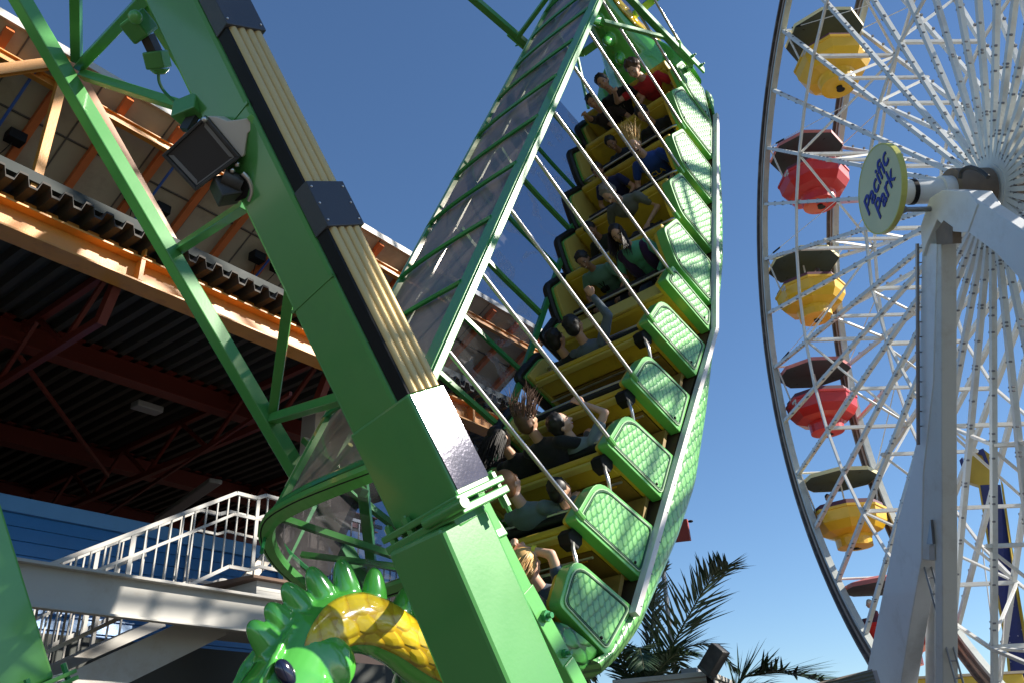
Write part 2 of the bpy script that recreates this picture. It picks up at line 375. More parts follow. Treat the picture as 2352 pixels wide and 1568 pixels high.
LINE = mat('groove_paint', (.03, .10, .05), .5); RIDGE = mat('light_ridge_paint', (.45, .62, .38), .4, var=.1)
for i in ROWS:
    poly = panel_poly(i); a = rowa(i); p = prof(a)
    for side in (0, 1):
        fr = bm_frame
        t0, t1 = ((C0, C0 + .11) if side == 0 else (C1 - .11, C1))
        mb = MB(); mb.prism(poly, fr, t0, t1)
        pan = mb.build('seat_end_panel', GREENB, boat, bevel=.006)
        tf = C0 if side == 0 else C1; sg = -1 if side == 0 else 1
        q1 = panel_poly(i, .05); q2 = panel_poly(i, .064)
        mb = MB(); mb.prism(q2, fr, tf + sg * .001, tf + sg * .010); mb.build('scale_plate', SCP, pan)
        mb = MB(); n = len(q1)
        def loop(q): return [V((x, tf + sg * .006, y)) for x, y in q] + [V((q[0][0], tf + sg * .006, q[0][1]))]
        mb.tube(loop(q1), .0085, 6); mb.build('groove', LINE, pan)
        mb = MB(); mb.tube(loop(panel_poly(i, .037)), .006, 6); mb.build('ridge', RIDGE, pan)
        mb = MB(); e = q1[int(n * .62) % n]; mb.ell((e[0] + .02, tf + sg * .012, e[1] + .06), (.014, .012, .014), nu=8, nv=5); mb.build('latch', BLACK, pan)
        # inner yellow shell; on the far side a black tube stands in for edge shadow
        qi = inset(poly, -.0) ; mb = MB(); ti = (t1, t1 + .045) if side == 0 else (t0 - .045, t0)
        mb.prism(panel_poly(i, .012), fr, *ti); mb.build('inner_shell', YELP if side else YEL, pan, bevel=.01)
        if side == 1:
            mb = MB(); lp = [V((x, C1 - .05, y)) for x, y in panel_poly(i, -.035)]; mb.tube(lp[:int(len(lp) * .75)], .05, 8); mb.build('edge_shade', PAD, pan)
    # the bench
    sgn = 1 if i >= 5 else -1                               # lower rows face up the boat, upper rows face down
    if i == 4:
        mb = MB(); mb.box((-.27, C0 + .12, -.62), (-.02, C1 - .12, -.12)); mb.build('centre_console', YEL, boat, bevel=.03)
        mb = MB(); mb.box((-.25, C0 + .14, -.12), (-.04, C1 - .14, -.08)); mb.build('console_lid', YELP, boat, bevel=.01)
        continue
    back = (a - .21) if sgn > 0 else (a - .10)
    if i == 9: back = -4.28
    if i == -1: back = 3.84
    top = p + (.16 if sgn > 0 else .10); 
    if i == 9: top = .42
    bot = strip(back) + .05; f = sgn
    lean = .05
    cs0, cs1 = C0 + .155, C1 - .155
    mb = MB()
    if sgn > 0 and i < 9: top = p + .085
    prf = [(back, top), (back + f * .05, top + .012), (back + f * .085, top - .02), (back + f * (.07 + lean), bot + .22), (back + f * .42, bot + .20), (back + f * .45, bot + .14), (back + f * .42, bot + .02), (back + f * .06, bot + .02), (back + f * .055, top - .32), (back + f * .0, top - .29)]
    if f < 0: prf = prf[::-1]
    mb.prism(prf, fr, cs0, cs1)
    bench = mb.build('bench', YEL, boat, bevel=.018)
    mb = MB()
    mb.box((min(back + f * .12, back + f * .40), cs0 + .03, bot + .205), (max(back + f * .12, back + f * .40), cs1 - .03, bot + .245)); mb.build('seat_cushion', PAD, bench, bevel=.015)
    mb = MB(); x0, x1 = sorted((back + f * .098, back + f * .125)); mb.hexa([V((x, c, u)) for u, dx in ((bot + .26, f * .02), (top - .06, -f * .012)) for x, c in ((x0 + dx, cs0 + .04), (x1 + dx, cs0 + .04), (x1 + dx, cs1 - .04), (x0 + dx, cs1 - .04))]); mb.build('back_pad', YEL if f < 0 else PAD, bench, bevel=.01)
    if sgn > 0:                                             # moulded lip and dark side bracket with bent steel bar behind each lower row
        mb = MB(); mb.box((back - .035, cs0, top - .085), (back - .003, cs1, top - .01)); mb.build('back_lip', YELP, bench, bevel=.012)
        mb = MB(); mb.prism([(back - .01, p + .11), (back - .08, p + .14), (back - .14, p + .09), (back - .14, p + .0), (back - .07, p - .03), (back - .004, p - .01)], fr, C0 + .09, C0 + .21); mb.build('hinge_cover', BLACK, bench, bevel=.01)
        mb = MB(); mb.tube(smoothlist([(back - .12, C0 + .10, p + .06), (back - .2, C0 + .06, p + .08), (back - .28, C0 + .03, p + .06), (back - .36, C0 + .05, p - .02)], 4), .016, 8); mb.build('bent_bar', STEEL, bench)
        mb = MB(); mb.box((back + .01, cs0 + .02, bot + .03), (back + .05, cs1 - .02, top - .31)); mb.build('under_panel', YELD, bench)
        mb = MB(); mb.tube([(back - .05, cs0, top - .31), (back - .05, cs1, top - .31)], .012, 8); mb.build('grab_rail', STEEL, bench)
        mb = MB(); mb.box((back - .42, C0 + .1, strip(back - .3) + .06), (back - .03, C1 - .12, strip(back - .3) + .10)); mb.box((back - .44, C0 + .1, strip(back - .3) + .10), (back - .36, C1 - .12, strip(back - .3) + .22)); mb.build('footwell', YELD, bench)
        mb = MB(); mb.box((back - .018, cs0 + .12, p - .30), (back - .002, cs0 + .24, p - .26)); mb.build('notice_plate', mat('orange_plate', (.7, .35, .02), .5), bench)
    # lap bar
    lb = a - .12 + (.22 if sgn > 0 else -.62) + (0 if sgn > 0 else .0)
    lu = p - .03 if sgn > 0 else p - .10
    if i == 9: lb, lu = -3.86, .25
    if i == -1: lb, lu = 3.36, .40
    mb = MB(); cA, cB = C0 + .16, C1 - .16
    mb.tube(smoothlist([(lb - f * .12, cA, lu - .22), (lb - f * .03, cA + .01, lu - .06), (lb, cA + .07, lu), (lb, cB - .07, lu), (lb - f * .03, cB - .01, lu - .06), (lb - f * .12, cB, lu - .22)], 5), .017, 8)
    bar = mb.build('lap_bar', STEEL, bench)
    mb = MB(); mb.tube([(lb - f * .05, cA + .12, lu - .02), (lb - f * .05, cB - .12, lu - .02)], .045, 10); mb.build('bar_pad', PAD, bar)
    mb = MB(); mb.box((lb - .03, cA + .16, lu - .09), (lb + .03, cA + .2, lu - .02)); mb.build('bar_bracket', BLACK, bar)
# ---- canopy
HC = 2.16
def sect(t, up=0):                                          # cross-section of the canopy from the near beam to the far wall
    P = [(-.1, HC), (.35, HC + .01), (.8, HC + .005), (1.14, HC - .035), (1.38, HC - .17), (1.56, HC - .40), (1.64, HC - .7), (1.66, 1.0), (1.64, .2)]
    return P
SEC = smoothlist([(0, c, u) for c, u in sect(0)], 5)
ribs = [rowa(i) - .03 for i in range(-2, 10)]
canopy_s0, canopy_s1 = -4.40, 5.1
mb = MB(); mb.beam((canopy_s0 + .1, -.2, HC), (canopy_s1, -.2, HC), .10, .085); beam = mb.build('canopy_edge_beam', GREEN, boat, bevel=.006)
mb = MB(); mb.beam((canopy_s0 + .1, -.262, HC + .02), (canopy_s1, -.262, HC + .02), .02, .012); mb.build('beam_lip', GREENB, beam)
mb = MB(); mb.beam((canopy_s0 + .1, -.12, HC + .012), (canopy_s1, -.12, HC + .012), .06, .05); mb.build('inner_rail', GREEN, boat, bevel=.004)
film = MB(); fa = [q for q in SEC if q.z > 1.25]
n = 120
film.loft([[V((lerp(canopy_s0, canopy_s1, k / n), q.y, q.z + .012 * math.sin(9 * k / n * PI + q.y * 3))) for q in fa] for k in range(n + 1)], closed=False)
film.build('canopy_vinyl', FILM, boat)
for k, s in enumerate(ribs):
    mb = MB(); mb.tube([V((s, q.y, q.z + .03)) for q in SEC if q.z > 1.2], .023, 6, smooth=False); mb.build('canopy_rib', GREEND, boat)
    # raised bow over the far shoulder, gives the scalloped outline
    if k % 1 == 0:
        mb = MB(); arc = [V((s + (t - .5) * .62, 1.22 + .16 * math.sin(t * PI), HC - .10 - .02 * math.sin(t * PI))) for t in [j / 8 for j in range(9)]]
        mb.tube(arc, .014, 5); mb.build('scallop_bow', GREEND, boat)
for cc, uu, m in ((1.12, HC - .01, GREEN), (1.60, HC - .45, GREEN), (.45, HC + .07, None)):
    if m: mb = MB(); mb.beam((canopy_s0, cc, uu), (canopy_s1, cc, uu), .045, .045); mb.build('canopy_rail', m, boat)
mb = MB(); mb.beam((canopy_s0 + .3, 1.165, HC - .01), (canopy_s1 - .3, 1.165, HC - .01), .018, .03); mb.build('cream_seam', mat('cream_tape', (.6, .55, .3), .5), boat)
# hidden light ribs glimpsed through the film
for k in range(10):
    s = -3.9 + k * .85
    mb = MB(); mb.tube(smoothlist([(s, .55, HC - .04), (s - .1, .8, HC - .10), (s - .16, 1.1, HC - .22)], 4), .022, 6); mb.build('inner_strap', mat('pale_strap', (.5, .55, .2), .6) if k == 0 else bpy.data.materials['pale_strap'], boat)
# far side wall: clear panes, posts, sill rail
mb = MB(); mb.loft([[V((s, q.y, q.z)) for q in SEC if q.z < 1.4] for s in (canopy_s0, -2, 0, 2, 3.9)], closed=False); mb.build('far_side_pane', PANE, boat)
for k, s in enumerate([3.45, 2.5, 1.7, .9, 0, -.95, -1.8, -2.65, -3.5]):
    mb = MB(); pts = [q for q in SEC if q.z < 1.7]; w_ = .035 if k % 2 == 0 else .022
    for a, b in zip(pts[::3], pts[3::3] + [pts[-1]]): mb.beam((s, a.y - .03, a.z), (s, b.y - .03, b.z), w_ * 1.6, .05, up=(1, 0, 0)) if (a - b).length > .01 else None
    mb.build('side_post', GREEND if k % 2 else GREEN, boat)
mb = MB(); mb.beam((-4.2, 1.60, .18), (3.7, 1.60, .22), .05, .07); mb.build('sill_rail', GREEND, boat, bevel=.005)
# end hoops
def hoop(s, sg):
    top = [q for q in SEC if q.z > 1.15]
    loop = [V((s, q.y, q.z + .02)) for q in top] + [V((s, 1.64, 1.3)), V((s, 1.45, 1.17)), V((s, 1.0, 1.16)), V((s, .3, 1.18)), V((s, -.15, 1.2)), V((s, -.2, HC - .1)), V((s, -.12, HC + .02))]
    mb = MB()
    pts = loop + [loop[0]]
    for a, b in zip(pts, pts[1:]):
        if (b - a).length > 1e-3: mb.beam(a, b + (b - a).normalized() * .008, .11, .05, up=(1, 0, 0))
    h = mb.build('end_hoop', GREENB, boat)
    mb = MB(); cen = V((s, .75, 1.7)); q = [p + (p - cen).normalized() * .035 + V((sg * .012, 0, 0)) for p in pts]; mb.tube(q, .016, 6); mb.build('rubber_seal', BLACK, h)
    mb = MB(); mb.add([V((s + sg * -.01, p.y, p.z)) for p in loop], [tuple(range(len(loop)))]); mb.build('end_pane', PANE, h)
hoop(canopy_s0, -1); hoop(canopy_s1, 1)
mb = MB(); mb.beam((canopy_s0 + .05, 1.12, HC - .06), (canopy_s0 + .05, .45, 1.2), .04, .045, up=(1, 0, 0)); mb.build('end_brace', GREENB, boat)
mb = MB(); mb.beam((canopy_s0 + .12, 1.5, HC - .5), (canopy_s0 + .12, .75, 1.2), .03, .04, up=(1, 0, 0)); mb.build('end_brace', GREENB, boat)
# guard rods
for i in range(-1, 9):
    a = rowa(i); p = prof(a)
    if i >= 5: e = V((a - .16, C0 - .005, p + .17))
    elif i == 4: e = V((a - .12, C0 - .005, p + .04))
    else: e = V((a - .02, C0 - .005, p + .07))
    tp = V((rowa(i + 1) + .85 - .03, -.24, HC - .04)); tp.x = e.x + (.12 if i < 5 else .20)
    mb = MB(); mb.tube([e, tp], .0175, 10); rod = mb.build('guard_rod', STEEL, boat)
    d = (tp - e).normalized(); mb = MB(); mb.tube([e - d * .06, e + d * .035], .026, 8); mb.build('rod_socket', GREENB, rod)
# ---- suspension arms to the pivot
HUB = V((.2, 0, 9.5))
def arm(sx, cc, name='suspension_arm', w_=.16):
    e = V((sx, cc, .34 if sx < 0 else .45)); h = V((HUB.x + (.25 if sx > 0 else -.25), cc, HUB.z))
    mb = MB(); mb.beam(e, h, .12, w_, up=(0, 1, 0)); o = mb.build(name, GREEN, boat, bevel=.01)
    d = (h - e).normalized(); pl = MB(); pl.beam(e - d * .22, e + d * .55, .035, .24, up=(0, 1, 0), off=(.07, 0)) if 0 else pl.beam(e - d * .30, e + d * .5, .25, .03, up=(0, 1, 0), off=(0, -.08 if cc < .5 else .08))
    pl.build('end_plate', GREENB, o, bevel=.008)
    for k, q in enumerate((-.16, .12, .38)):
        bt = MB(); c0 = e + d * q; y = cc + (-.105 if cc < .5 else .105); bt.tube([(c0.x, y, c0.z), (c0.x, y - (.05 if cc < .5 else -.05), c0.z)], .026, 6, smooth=False); bt.tube([(c0.x, y, c0.z), (c0.x, y - (.085 if cc < .5 else -.085), c0.z)], .014, 8); bt.build('bolt', GREEND, o)
    return e, h

def lower_near():
    e = on(BM, 1, -.30, 1287, 1512); km = on(BM, 1, -.30, 1204, 1361); k1 = on(BM, 1, -.30, 1098, 1150); k2 = V((-3.1, .35, 2.79)); h = V((HUB.x - .25, .95, HUB.z))
    mb = MB(); mb.beam(k1 - (k1 - e) * .25, k2, .10, .12, up=(0, 1, 0)); mb.beam(k2, h, .10, .12, up=(0, 1, 0)); o = mb.build('suspension_arm', GREEN, boat, bevel=.01)
    mb = MB(); mb.beam(e + (e - km) * .1, km + (km - e) * .04, .125, .035, up=(0, 1, 0), off=(0, -.03)); mb.beam(km, k1 + (k1 - km) * .2, .105, .04, up=(0, 1, 0), off=(0, -.02)); mb.build('end_plate', GREENB, o, bevel=.006)
    d = (k1 - e).normalized()
    mb = MB(); mb.beam(e + (e - k1) * .20, e + (e - k1) * .02, .12, .12, up=(0, 1, 0), off=(0, .0)); mb.beam(e, V((-4.42, .0, .3)), .10, .06, up=(0, 1, 0)); mb.build('end_block', GREENB, o, bevel=.01)
    for q, r in ((.03, 1), (.30, 1.35)):
        bt = MB(); c0 = e + d * q; y = -.35; bt.tube([(c0.x, y + .03, c0.z), (c0.x, y - .03, c0.z)], .028 * r, 6, smooth=False); bt.tube([(c0.x, y, c0.z), (c0.x, y - .065, c0.z)], .014 * r, 8); bt.build('bolt', GREEND, o)
    return k1, h
def upper(sx, uu, cc, q2, w_):
    e = V((sx, cc, uu)); d = (V(q2) - e).normalized(); h = e + d * ((HUB.z - uu) / d.z); sgn_ = -1 if cc < .5 else 1
    mb = MB(); mb.beam(e, h, w_, w_, up=(0, 1, 0)); o = mb.build('suspension_arm', GREEN, boat, bevel=.008)
    mb = MB(); mb.beam(e - d * .20, e + d * .35, w_ * 1.25, .03, up=(0, 1, 0), off=(0, sgn_ * w_ * .55)); mb.build('end_plate', GREENB, o, bevel=.006)
    for q in (-.1, .1):
        bt = MB(); c0 = e + d * q; y = cc + sgn_ * (w_ * .55); bt.tube([(c0.x, y, c0.z), (c0.x, y + sgn_ * .05, c0.z)], .022, 6, smooth=False); bt.tube([(c0.x, y, c0.z), (c0.x, y + sgn_ * .08, c0.z)], .012, 8); bt.build('bolt', GREEND, o)
    return e, h
nl = lower_near(); fl = arm(-4.34, 1.72, w_=.13); nu_ = upper(3.72, .52, -.27, (3.34, -.27, 1.78), .085); fu = upper(4.35, 1.94, 1.72, (4.01, 1.72, 2.94), .10)
def onarm(pr, t): return pr[0].lerp(pr[1], t)
def farT(px, py):
    return min((abs(proj(BM @ onarm(fl, t / 500))[1] - py), t / 500) for t in range(500))[1]
JT = [(farT(850, 1320),.0), (farT(620, 960),) * 2, (farT(410, 570),) * 2, (farT(185, 160),) * 2]; JT = [(a, b if i else .02) for i, (a, b) in enumerate(JT)] + [(.85, .85)]
def brace(p, q, w_=.075):
    mb = MB(); mb.beam(p, q, w_, w_, up=(1, 0, .3)); mb.build('cross_brace', GREEN, boat, bevel=.005)
def bp(px, py, cc=.35): return on(BM, 1, cc, px, py)
def fp(px, py): return on(BM, 1, 1.70, px, py)
for p, q, w_ in ((fp(182, 155), bp(345, -18), .075), (fp(176, 140), bp(173, -90, .9), .075), (fp(190, 172), bp(440, 252), .07), (fp(412, 572), bp(565, 472), .07), (fp(622, 962), bp(790, 912), .075), (fp(626, 955), bp(675, 600), .075),
                 (fp(856, 1318), bp(826, 1050), .075), (fp(700, 1010), bp(836, 1132), .055)):
    brace(p, q, w_)
brace(on(BM, 1, 1.72, 1188, 88), on(BM, 1, .9, 1262, -12), .06)
brace(on(BM, 1, -.24, 1385, 50), on(BM, 1, -.25, 1548, 92), .05)
brace(on(BM, 1, 1.66, 1322, 112), on(BM, 1, 1.66, 1352, 250), .04)
brace(V((3.72, -.24, .5)), V((3.95, .1, .42)), .06)
for cc_ in (-.27, 1.72): brace(V((-.4, cc_ if cc_ > 0 else .9, 8.6)), V((.8, cc_, 8.4)), .1)
mb = MB(); mb.tube([(HUB.x, -.5, HUB.z), (HUB.x, 2.0, HUB.z)], .42, 24); mb.build('pivot_drum', GREEN, boat)
# ------------------------------------------------------------------ dragon heads at both ends of the boat
def remesh(mb, vox, smooth=6):
    me = mb.mesh('tmp', []); o = bpy.data.objects.new('tmp', me); COL.objects.link(o)
    r = o.modifiers.new('r', 'REMESH'); r.mode = 'VOXEL'; r.voxel_size = vox; r.use_smooth_shade = True
    if smooth:
        s = o.modifiers.new('s', 'SMOOTH'); s.iterations = smooth; s.factor = .5
    dg = bpy.context.evaluated_depsgraph_get(); dg.update()
    out = bpy.data.meshes.new_from_object(o.evaluated_get(dg)); bpy.data.objects.remove(o)
    out.polygons.foreach_set('use_smooth', [True] * len(out.polygons)); return out
def mesh_obj(name, me, mats, parent=None):
    me.name = name; me.materials.clear()
    for m in (mats if isinstance(mats, (list, tuple)) else [mats]): me.materials.append(m)
    o = bpy.data.objects.new(name, me); COL.objects.link(o)
    if parent: o.parent = parent
    return o
def sweep_rings(path, rin, rc, cc, n=28):
    P = smoothlist(path, 6); m = len(P) - 1; rings = []
    for i, p in enumerate(P):
        t = i / m * (len(rin) - 1); k = min(int(t), len(rin) - 2); f = t - k
        a = lerp(rin[k], rin[k + 1], f); b = lerp(rc[k], rc[k + 1], f)
        d = (P[min(i + 1, m)] - P[max(i - 1, 0)]).normalized(); nrm = V((-d.z, 0, d.x))
        rings.append((p, nrm, a, b))
    return rings
def dragon(path, rin, rc, spikes, head, sg, cc, eye=None):
    rings = sweep_rings(path, rin, rc, cc)
    mb = MB()
    mb.loft([[p + nrm * a * math.sin(2 * PI * k / 28) + V((0, b * math.cos(2 * PI * k / 28), 0)) for k in range(28)] for p, nrm, a, b in rings])
    for base, tip, wd in spikes:
        b, t = V(base), V(tip); d = (t - b); L_ = d.length; d.normalize(); x = V((d.z, 0, -d.x)); b = b - d * .05; L_ += .05
        mb.loft([[b + d * L_ * tt_ + (x * math.cos(2 * PI * k / 16) * wd * ww + V((0, 1, 0)) * math.sin(2 * PI * k / 16) * .078 * ww) for k in range(16)] for tt_, ww in ((0, 1.0), (.25, 1.0), (.5, .92), (.7, .76), (.84, .60), (.93, .43), (.98, .27), (1, .1))])
    h = V(head[0]); fx = V(head[1]).normalized(); up = V((-fx.z, 0, fx.x)) * (-1 if sg < 0 else 1)
    HM = Matrix((fx, V((0, 1, 0)), up)).transposed()
    def P(x, y, z): return h + fx * x + V((0, y, 0)) + up * z
    sts = [(-.30, -.02, .17, .14), (-.24, -.09, .25, .20), (-.12, -.12, .29, .235), (.04, -.10, .30, .25), (.18, -.06, .29, .24), (.32, -.02, .26, .215), (.48, .0, .23, .20), (.62, .0, .20, .18), (.72, .0, .14, .13), (.77, .0, .05, .05)]
    mb.loft([[P(x, hw * math.copysign(abs(math.cos(2 * PI * k / 32)) ** .95, math.cos(2 * PI * k / 32)), zc + hh * math.copysign(abs(math.sin(2 * PI * k / 32)) ** .85, math.sin(2 * PI * k / 32))) for k in range(32)] for x, zc, hh, hw in sts])
    for y in (-1, 1):
        mb.ell(P(.62, .09 * y, .17), (.075, .06, .06), HM, 14, 10)
        mb.tube(smoothlist([P(-.20, .10 * y, .14), P(-.05, .14 * y, .175), (P(.08, .165 * y, .195)), P(.22, .15 * y, .20)], 4), [.015] * 4 + [.026] * 5 + [.02] * 4, 10)
        mb.ell(P(-.10, .19 * y, -.17), (.16, .06, .17), HM, 16, 10)
        mb.tube(smoothlist([P(.02, .235 * y, -.13), P(.2, .235 * y, -.10), P(.42, .20 * y, -.09), P(.66, .15 * y, -.07)], 4), .022, 8)
    me = remesh(mb, .0125, 4)
    body = mesh_obj('dragon_neck_and_head', me, DRG, boat)
    # yellow belly: moulded plates on the outward and near side of the neck
    def belly(a0, a1, y):
        vb = MB(); rr = []
        R2 = rings[3:-3] if sg < 0 else rings[2:-5]
        for j, (p, nrm, a, b) in enumerate(R2):
            r = []
            wv = .004 * math.sin(j * 1.15); e = math.sin(PI * min(1, max(0.0, j / (len(R2) - 1)))) ** .7
            for k in range(13):
                an = lerp(a0, a1, .5 + (k / 12 - .5) * (.25 + .75 * e)); q = 1.035 + wv * 3
                r.append(p + nrm * (a * math.sin(an) * q) + V((0, y * b * math.cos(an) * q, 0)))
            rr.append(r)
        vb.loft(rr, closed=False); o = vb.build('belly_plates', DRYS, body); so_ = o.modifiers.new('solid', 'SOLIDIFY'); so_.thickness = .012; so_.offset = 0
    if sg < 0: belly(R(-62), R(52), -1)
    else: belly(R(-100), R(25), -1)
    for y in (-1, 1):
        eb = MB(); ec = P(.11, .212 * y, .11); eb.ell(ec, (.058, .045, .092), HM @ Matrix.Rotation(R(-28), 3, 'Y'), 18, 12); e = eb.build('eye', mat('eye_black', (.008, .01, .03), .12, coat=1) if 'eye_black' not in bpy.data.materials else bpy.data.materials['eye_black'], body)
        nb = MB(); nb.ell(P(.545, .085 * y, .06), (.022, .02, .02), HM, 10, 6); nb.build('nostril', mat('nostril_brown', (.06, .03, .02), .6) if 'nostril_brown' not in bpy.data.materials else bpy.data.materials['nostril_brown'], body)
    mb = MB(); mb.tube([P(.1, -.16, -.1), P(.35, -.155, -.09), P(.5, -.09, -.07), P(.53, 0, -.06), P(.5, .09, -.07), P(.35, .155, -.09), P(.1, .16, -.1)], .009, 6); mb.build('mouth_line', bpy.data.materials['nostril_brown'], body)
    return body
DRYS = scale_mat('belly_scales', (.95, .68, .03), (.70, .42, .015), .12, .17, ax=(2, 1), rough=.14, coat=1, bump=.8, diag=-1.0)
c7 = .70
low = [(-4.72, c7, .05), (-4.80, c7, .45), (-4.82, c7, .80), (-4.80, c7, 1.10), (-4.84, c7, 1.38), (-4.97, c7, 1.58), (-5.18, c7, 1.70), (-5.44, c7, 1.76)]
tips = [(-5.25, 2.13), (-5.10, 2.08), (-4.93, 2.04), (-4.74, 1.93), (-4.56, 1.75), (-4.46, 1.48), (-4.42, 1.16), (-4.50, .88), (-4.5, .6)]
bases = [(-5.32, 1.86), (-5.17, 1.82), (-5.03, 1.76), (-4.90, 1.66), (-4.79, 1.54), (-4.71, 1.36), (-4.68, 1.12), (-4.70, .86), (-4.70, .6)]
sp = [((b[0], c7, b[1]), (t[0], c7, t[1]), .105) for b, t in zip(bases, tips)]
dragon(low, [.26, .19, .17, .175, .19, .20, .21, .23], [.40, .22, .18, .18, .185, .19, .20, .21], sp, ((-5.36, c7, 1.76), (-1, 0, .0)), -1, c7)
hi = [(4.35, c7, .15), (4.62, c7, .75), (4.74, c7, 1.15), (4.84, c7, 1.55), (5.02, c7, 1.95), (5.28, c7, 2.22), (5.6, c7, 2.3)]
tb = [((4.42, .95), (4.14, 1.02)), ((4.46, 1.25), (4.18, 1.33)), ((4.54, 1.55), (4.27, 1.68)), ((4.66, 1.85), (4.42, 2.04)), ((4.86, 2.15), (4.68, 2.38)), ((5.1, 2.35), (5.0, 2.62)), ((5.35, 2.45), (5.35, 2.74))]
sp = [((b[0], c7, b[1]), (t[0], c7, t[1]), .105) for b, t in tb]
dragon(hi, [.6, .42, .34, .30, .28, .26, .24], [.70, .46, .34, .28, .24, .22, .2], sp, ((5.75, c7, 2.28), (1, 0, -.15)), 1, c7)
# ================================================================== THE A-FRAME THAT CARRIES THE BOAT
frame = empty('support_frame', 'green box-beam A-frame of the swinging boat, its near leg trimmed with gold tubes', 'ride support', loc=gzc(-3.0, -.8, -2.2))
FI = frame.matrix_world.inverted() if False else Matrix.Translation(-gzc(-3.0, -.8, -2.2))
def fbuild(mb, name, m, parent=None, **k):
    mb.v = [FI @ v for v in mb.v]; return mb.build(name, m, parent or frame, **k)
T = gzc(-8.9, 10.6, -.5); B = gzc(-4.575, 2.61, -1.6)
d_ = (T - B).normalized()
nF = (-c_ - d_ * (-c_).dot(d_)).normalized()                # outward flank
nF = nF * math.cos(R(1.5)) + d_.cross(nF) * math.sin(R(1.5))
wd_ = d_.cross(nF); wd_ = wd_ if wd_.dot(g_) > 0 else -wd_
WF, WD, TH = .215, .33, .085
def leg_pt(t, a, b): return B + d_ * t + wd_ * a + nF * b   # t along, a across the flank, b outwards
def lbox(mb, t0, t1, a0, a1, b0, b1):
    return mb.hexa([leg_pt(t0, a0, b0), leg_pt(t0, a1, b0), leg_pt(t0, a1, b1), leg_pt(t0, a0, b1), leg_pt(t1, a0, b0), leg_pt(t1, a1, b0), leg_pt(t1, a1, b1), leg_pt(t1, a0, b1)])
def tof(px, py):                                            # length along the leg seen at a given height in the view
    best = min((abs(proj(leg_pt(t / 100, 0, TH))[1] - py), t / 100) for t in range(0, 800))
    return best[1]
L_ = (T - B).length
mb = MB(); lbox(mb, -.1, L_, 0, WF, -WD, 0); leg = fbuild(mb, 'leg', GREEND if 0 else GREEN, bevel=.025)
tS, tM0, tM1, tU = tof(905, 905), tof(740, 525), tof(672, 418), tof(520, 57)
mb = MB(); lbox(mb, tS - .02, L_ - .5, .02, WF - .005, 0, .05); trough = fbuild(mb, 'light_trough', BLACK, leg if 0 else None)
mb = MB(); lbox(mb, tS - .02, L_ - .5, .012, .03, 0, TH - .012); fbuild(mb, 'trough_side', BLACK)
for k in range(4):
    a = .048 + k * .0455
    for q0, q1 in ((tS, tM0), (tM1, tU), (tU + .9, tU + 3.2)):
        mb = MB(); mb.tube([leg_pt(q0, a, .065), leg_pt(q1, a, .065)], .0235, 14); fbuild(mb, 'gold_tube', GOLD)
for q0, q1 in ((tM0, tM1), (tU, tU + .8)):
    mb = MB(); lbox(mb, q0, q1, 0.005, WF + .008, 0, TH + .012); fbuild(mb, 'charcoal_cover', CHAR, bevel=.004)
mb = MB(); lbox(mb, .02, tS, -.006, WF + .006, -WD - .004, TH - .002); sl_ = fbuild(mb, 'lower_sleeve', GREEN, bevel=.012)

for q0, q1 in ((tM0, tM1), (tU, tU + .8)):
    for t in (q0 + .03, (q0 + q1) / 2, q1 - .03):
        for a in (.02, WF - .012):
            mb = MB(); mb.ell(leg_pt(t, a, TH + .013), (.006,) * 3, nu=8, nv=5); fbuild(mb, 'cover_screw', STEEL)
for t in (1.1, 2.0, 3.1, 4.3):
    mb = MB(); lbox(mb, t, t + .012, -.004, .004, -WD - .003, .0); lbox(mb, t, t + .012, -.004, WF, -WD - .004, -WD + .004); fbuild(mb, 'weld_bead', GREEN)
mb = MB(); lbox(mb, .05, tS - .01, .006, WF - .002, TH - .001, TH + .004); fbuild(mb, 'hammered_panel', GLARE)
# flange, hinge pipe and lower leg
mb = MB(); lbox(mb, -.05, -.015, -.05, WF + .05, -WD - .06, TH + .03); lbox(mb, .0, .03, -.05, WF + .05, -WD - .06, TH + .03); fbuild(mb, 'flange', GREEN, bevel=.006)
mb = MB(); mb.tube([leg_pt(-.01, -.05, -.10), leg_pt(-.01, -.05, TH + .06)], .026, 12); fbuild(mb, 'hinge_pipe', GREEN)
for a, b in ((WF + .03, TH - .01), (-.03, -.22), (WF + .03, -.1), (-.03, -.34)):
    mb = MB(); mb.tube([leg_pt(-.10, a, b), leg_pt(.055, a, b)], .02, 6, smooth=False); mb.tube([leg_pt(-.125, a, b), leg_pt(.065, a, b)], .011, 8); fbuild(mb, 'flange_bolt', GREEN)
B2 = gzc(-2.95, -.8, -1.9); B1 = gzc(-4.64, 2.56, -1.6)
d2 = (B1 - B2).normalized(); n2 = (-c_ - d2 * (-c_).dot(d2)).normalized(); w2 = d2.cross(n2); w2 = w2 if w2.dot(g_) > 0 else -w2
def low_pt(t, a, b): return B1 - d2 * t + w2 * a + n2 * b
mb = MB(); q = [low_pt(t, a, b) for t in (.04, (B1 - B2).length) for a, b in ((.0, -.36), (.30, -.36), (.30, .0), (.0, .0))]; mb.hexa(q); fbuild(mb, 'lower_leg', GREEN, bevel=.02)
mb = MB(); mb.hexa([low_pt(t, a, b) for t in ((B1 - B2).length, (B1 - B2).length + .03) for a, b in ((-.3, -.6), (.6, -.6), (.6, .3), (-.3, .3))]); fbuild(mb, 'foot_plate', GREEN)
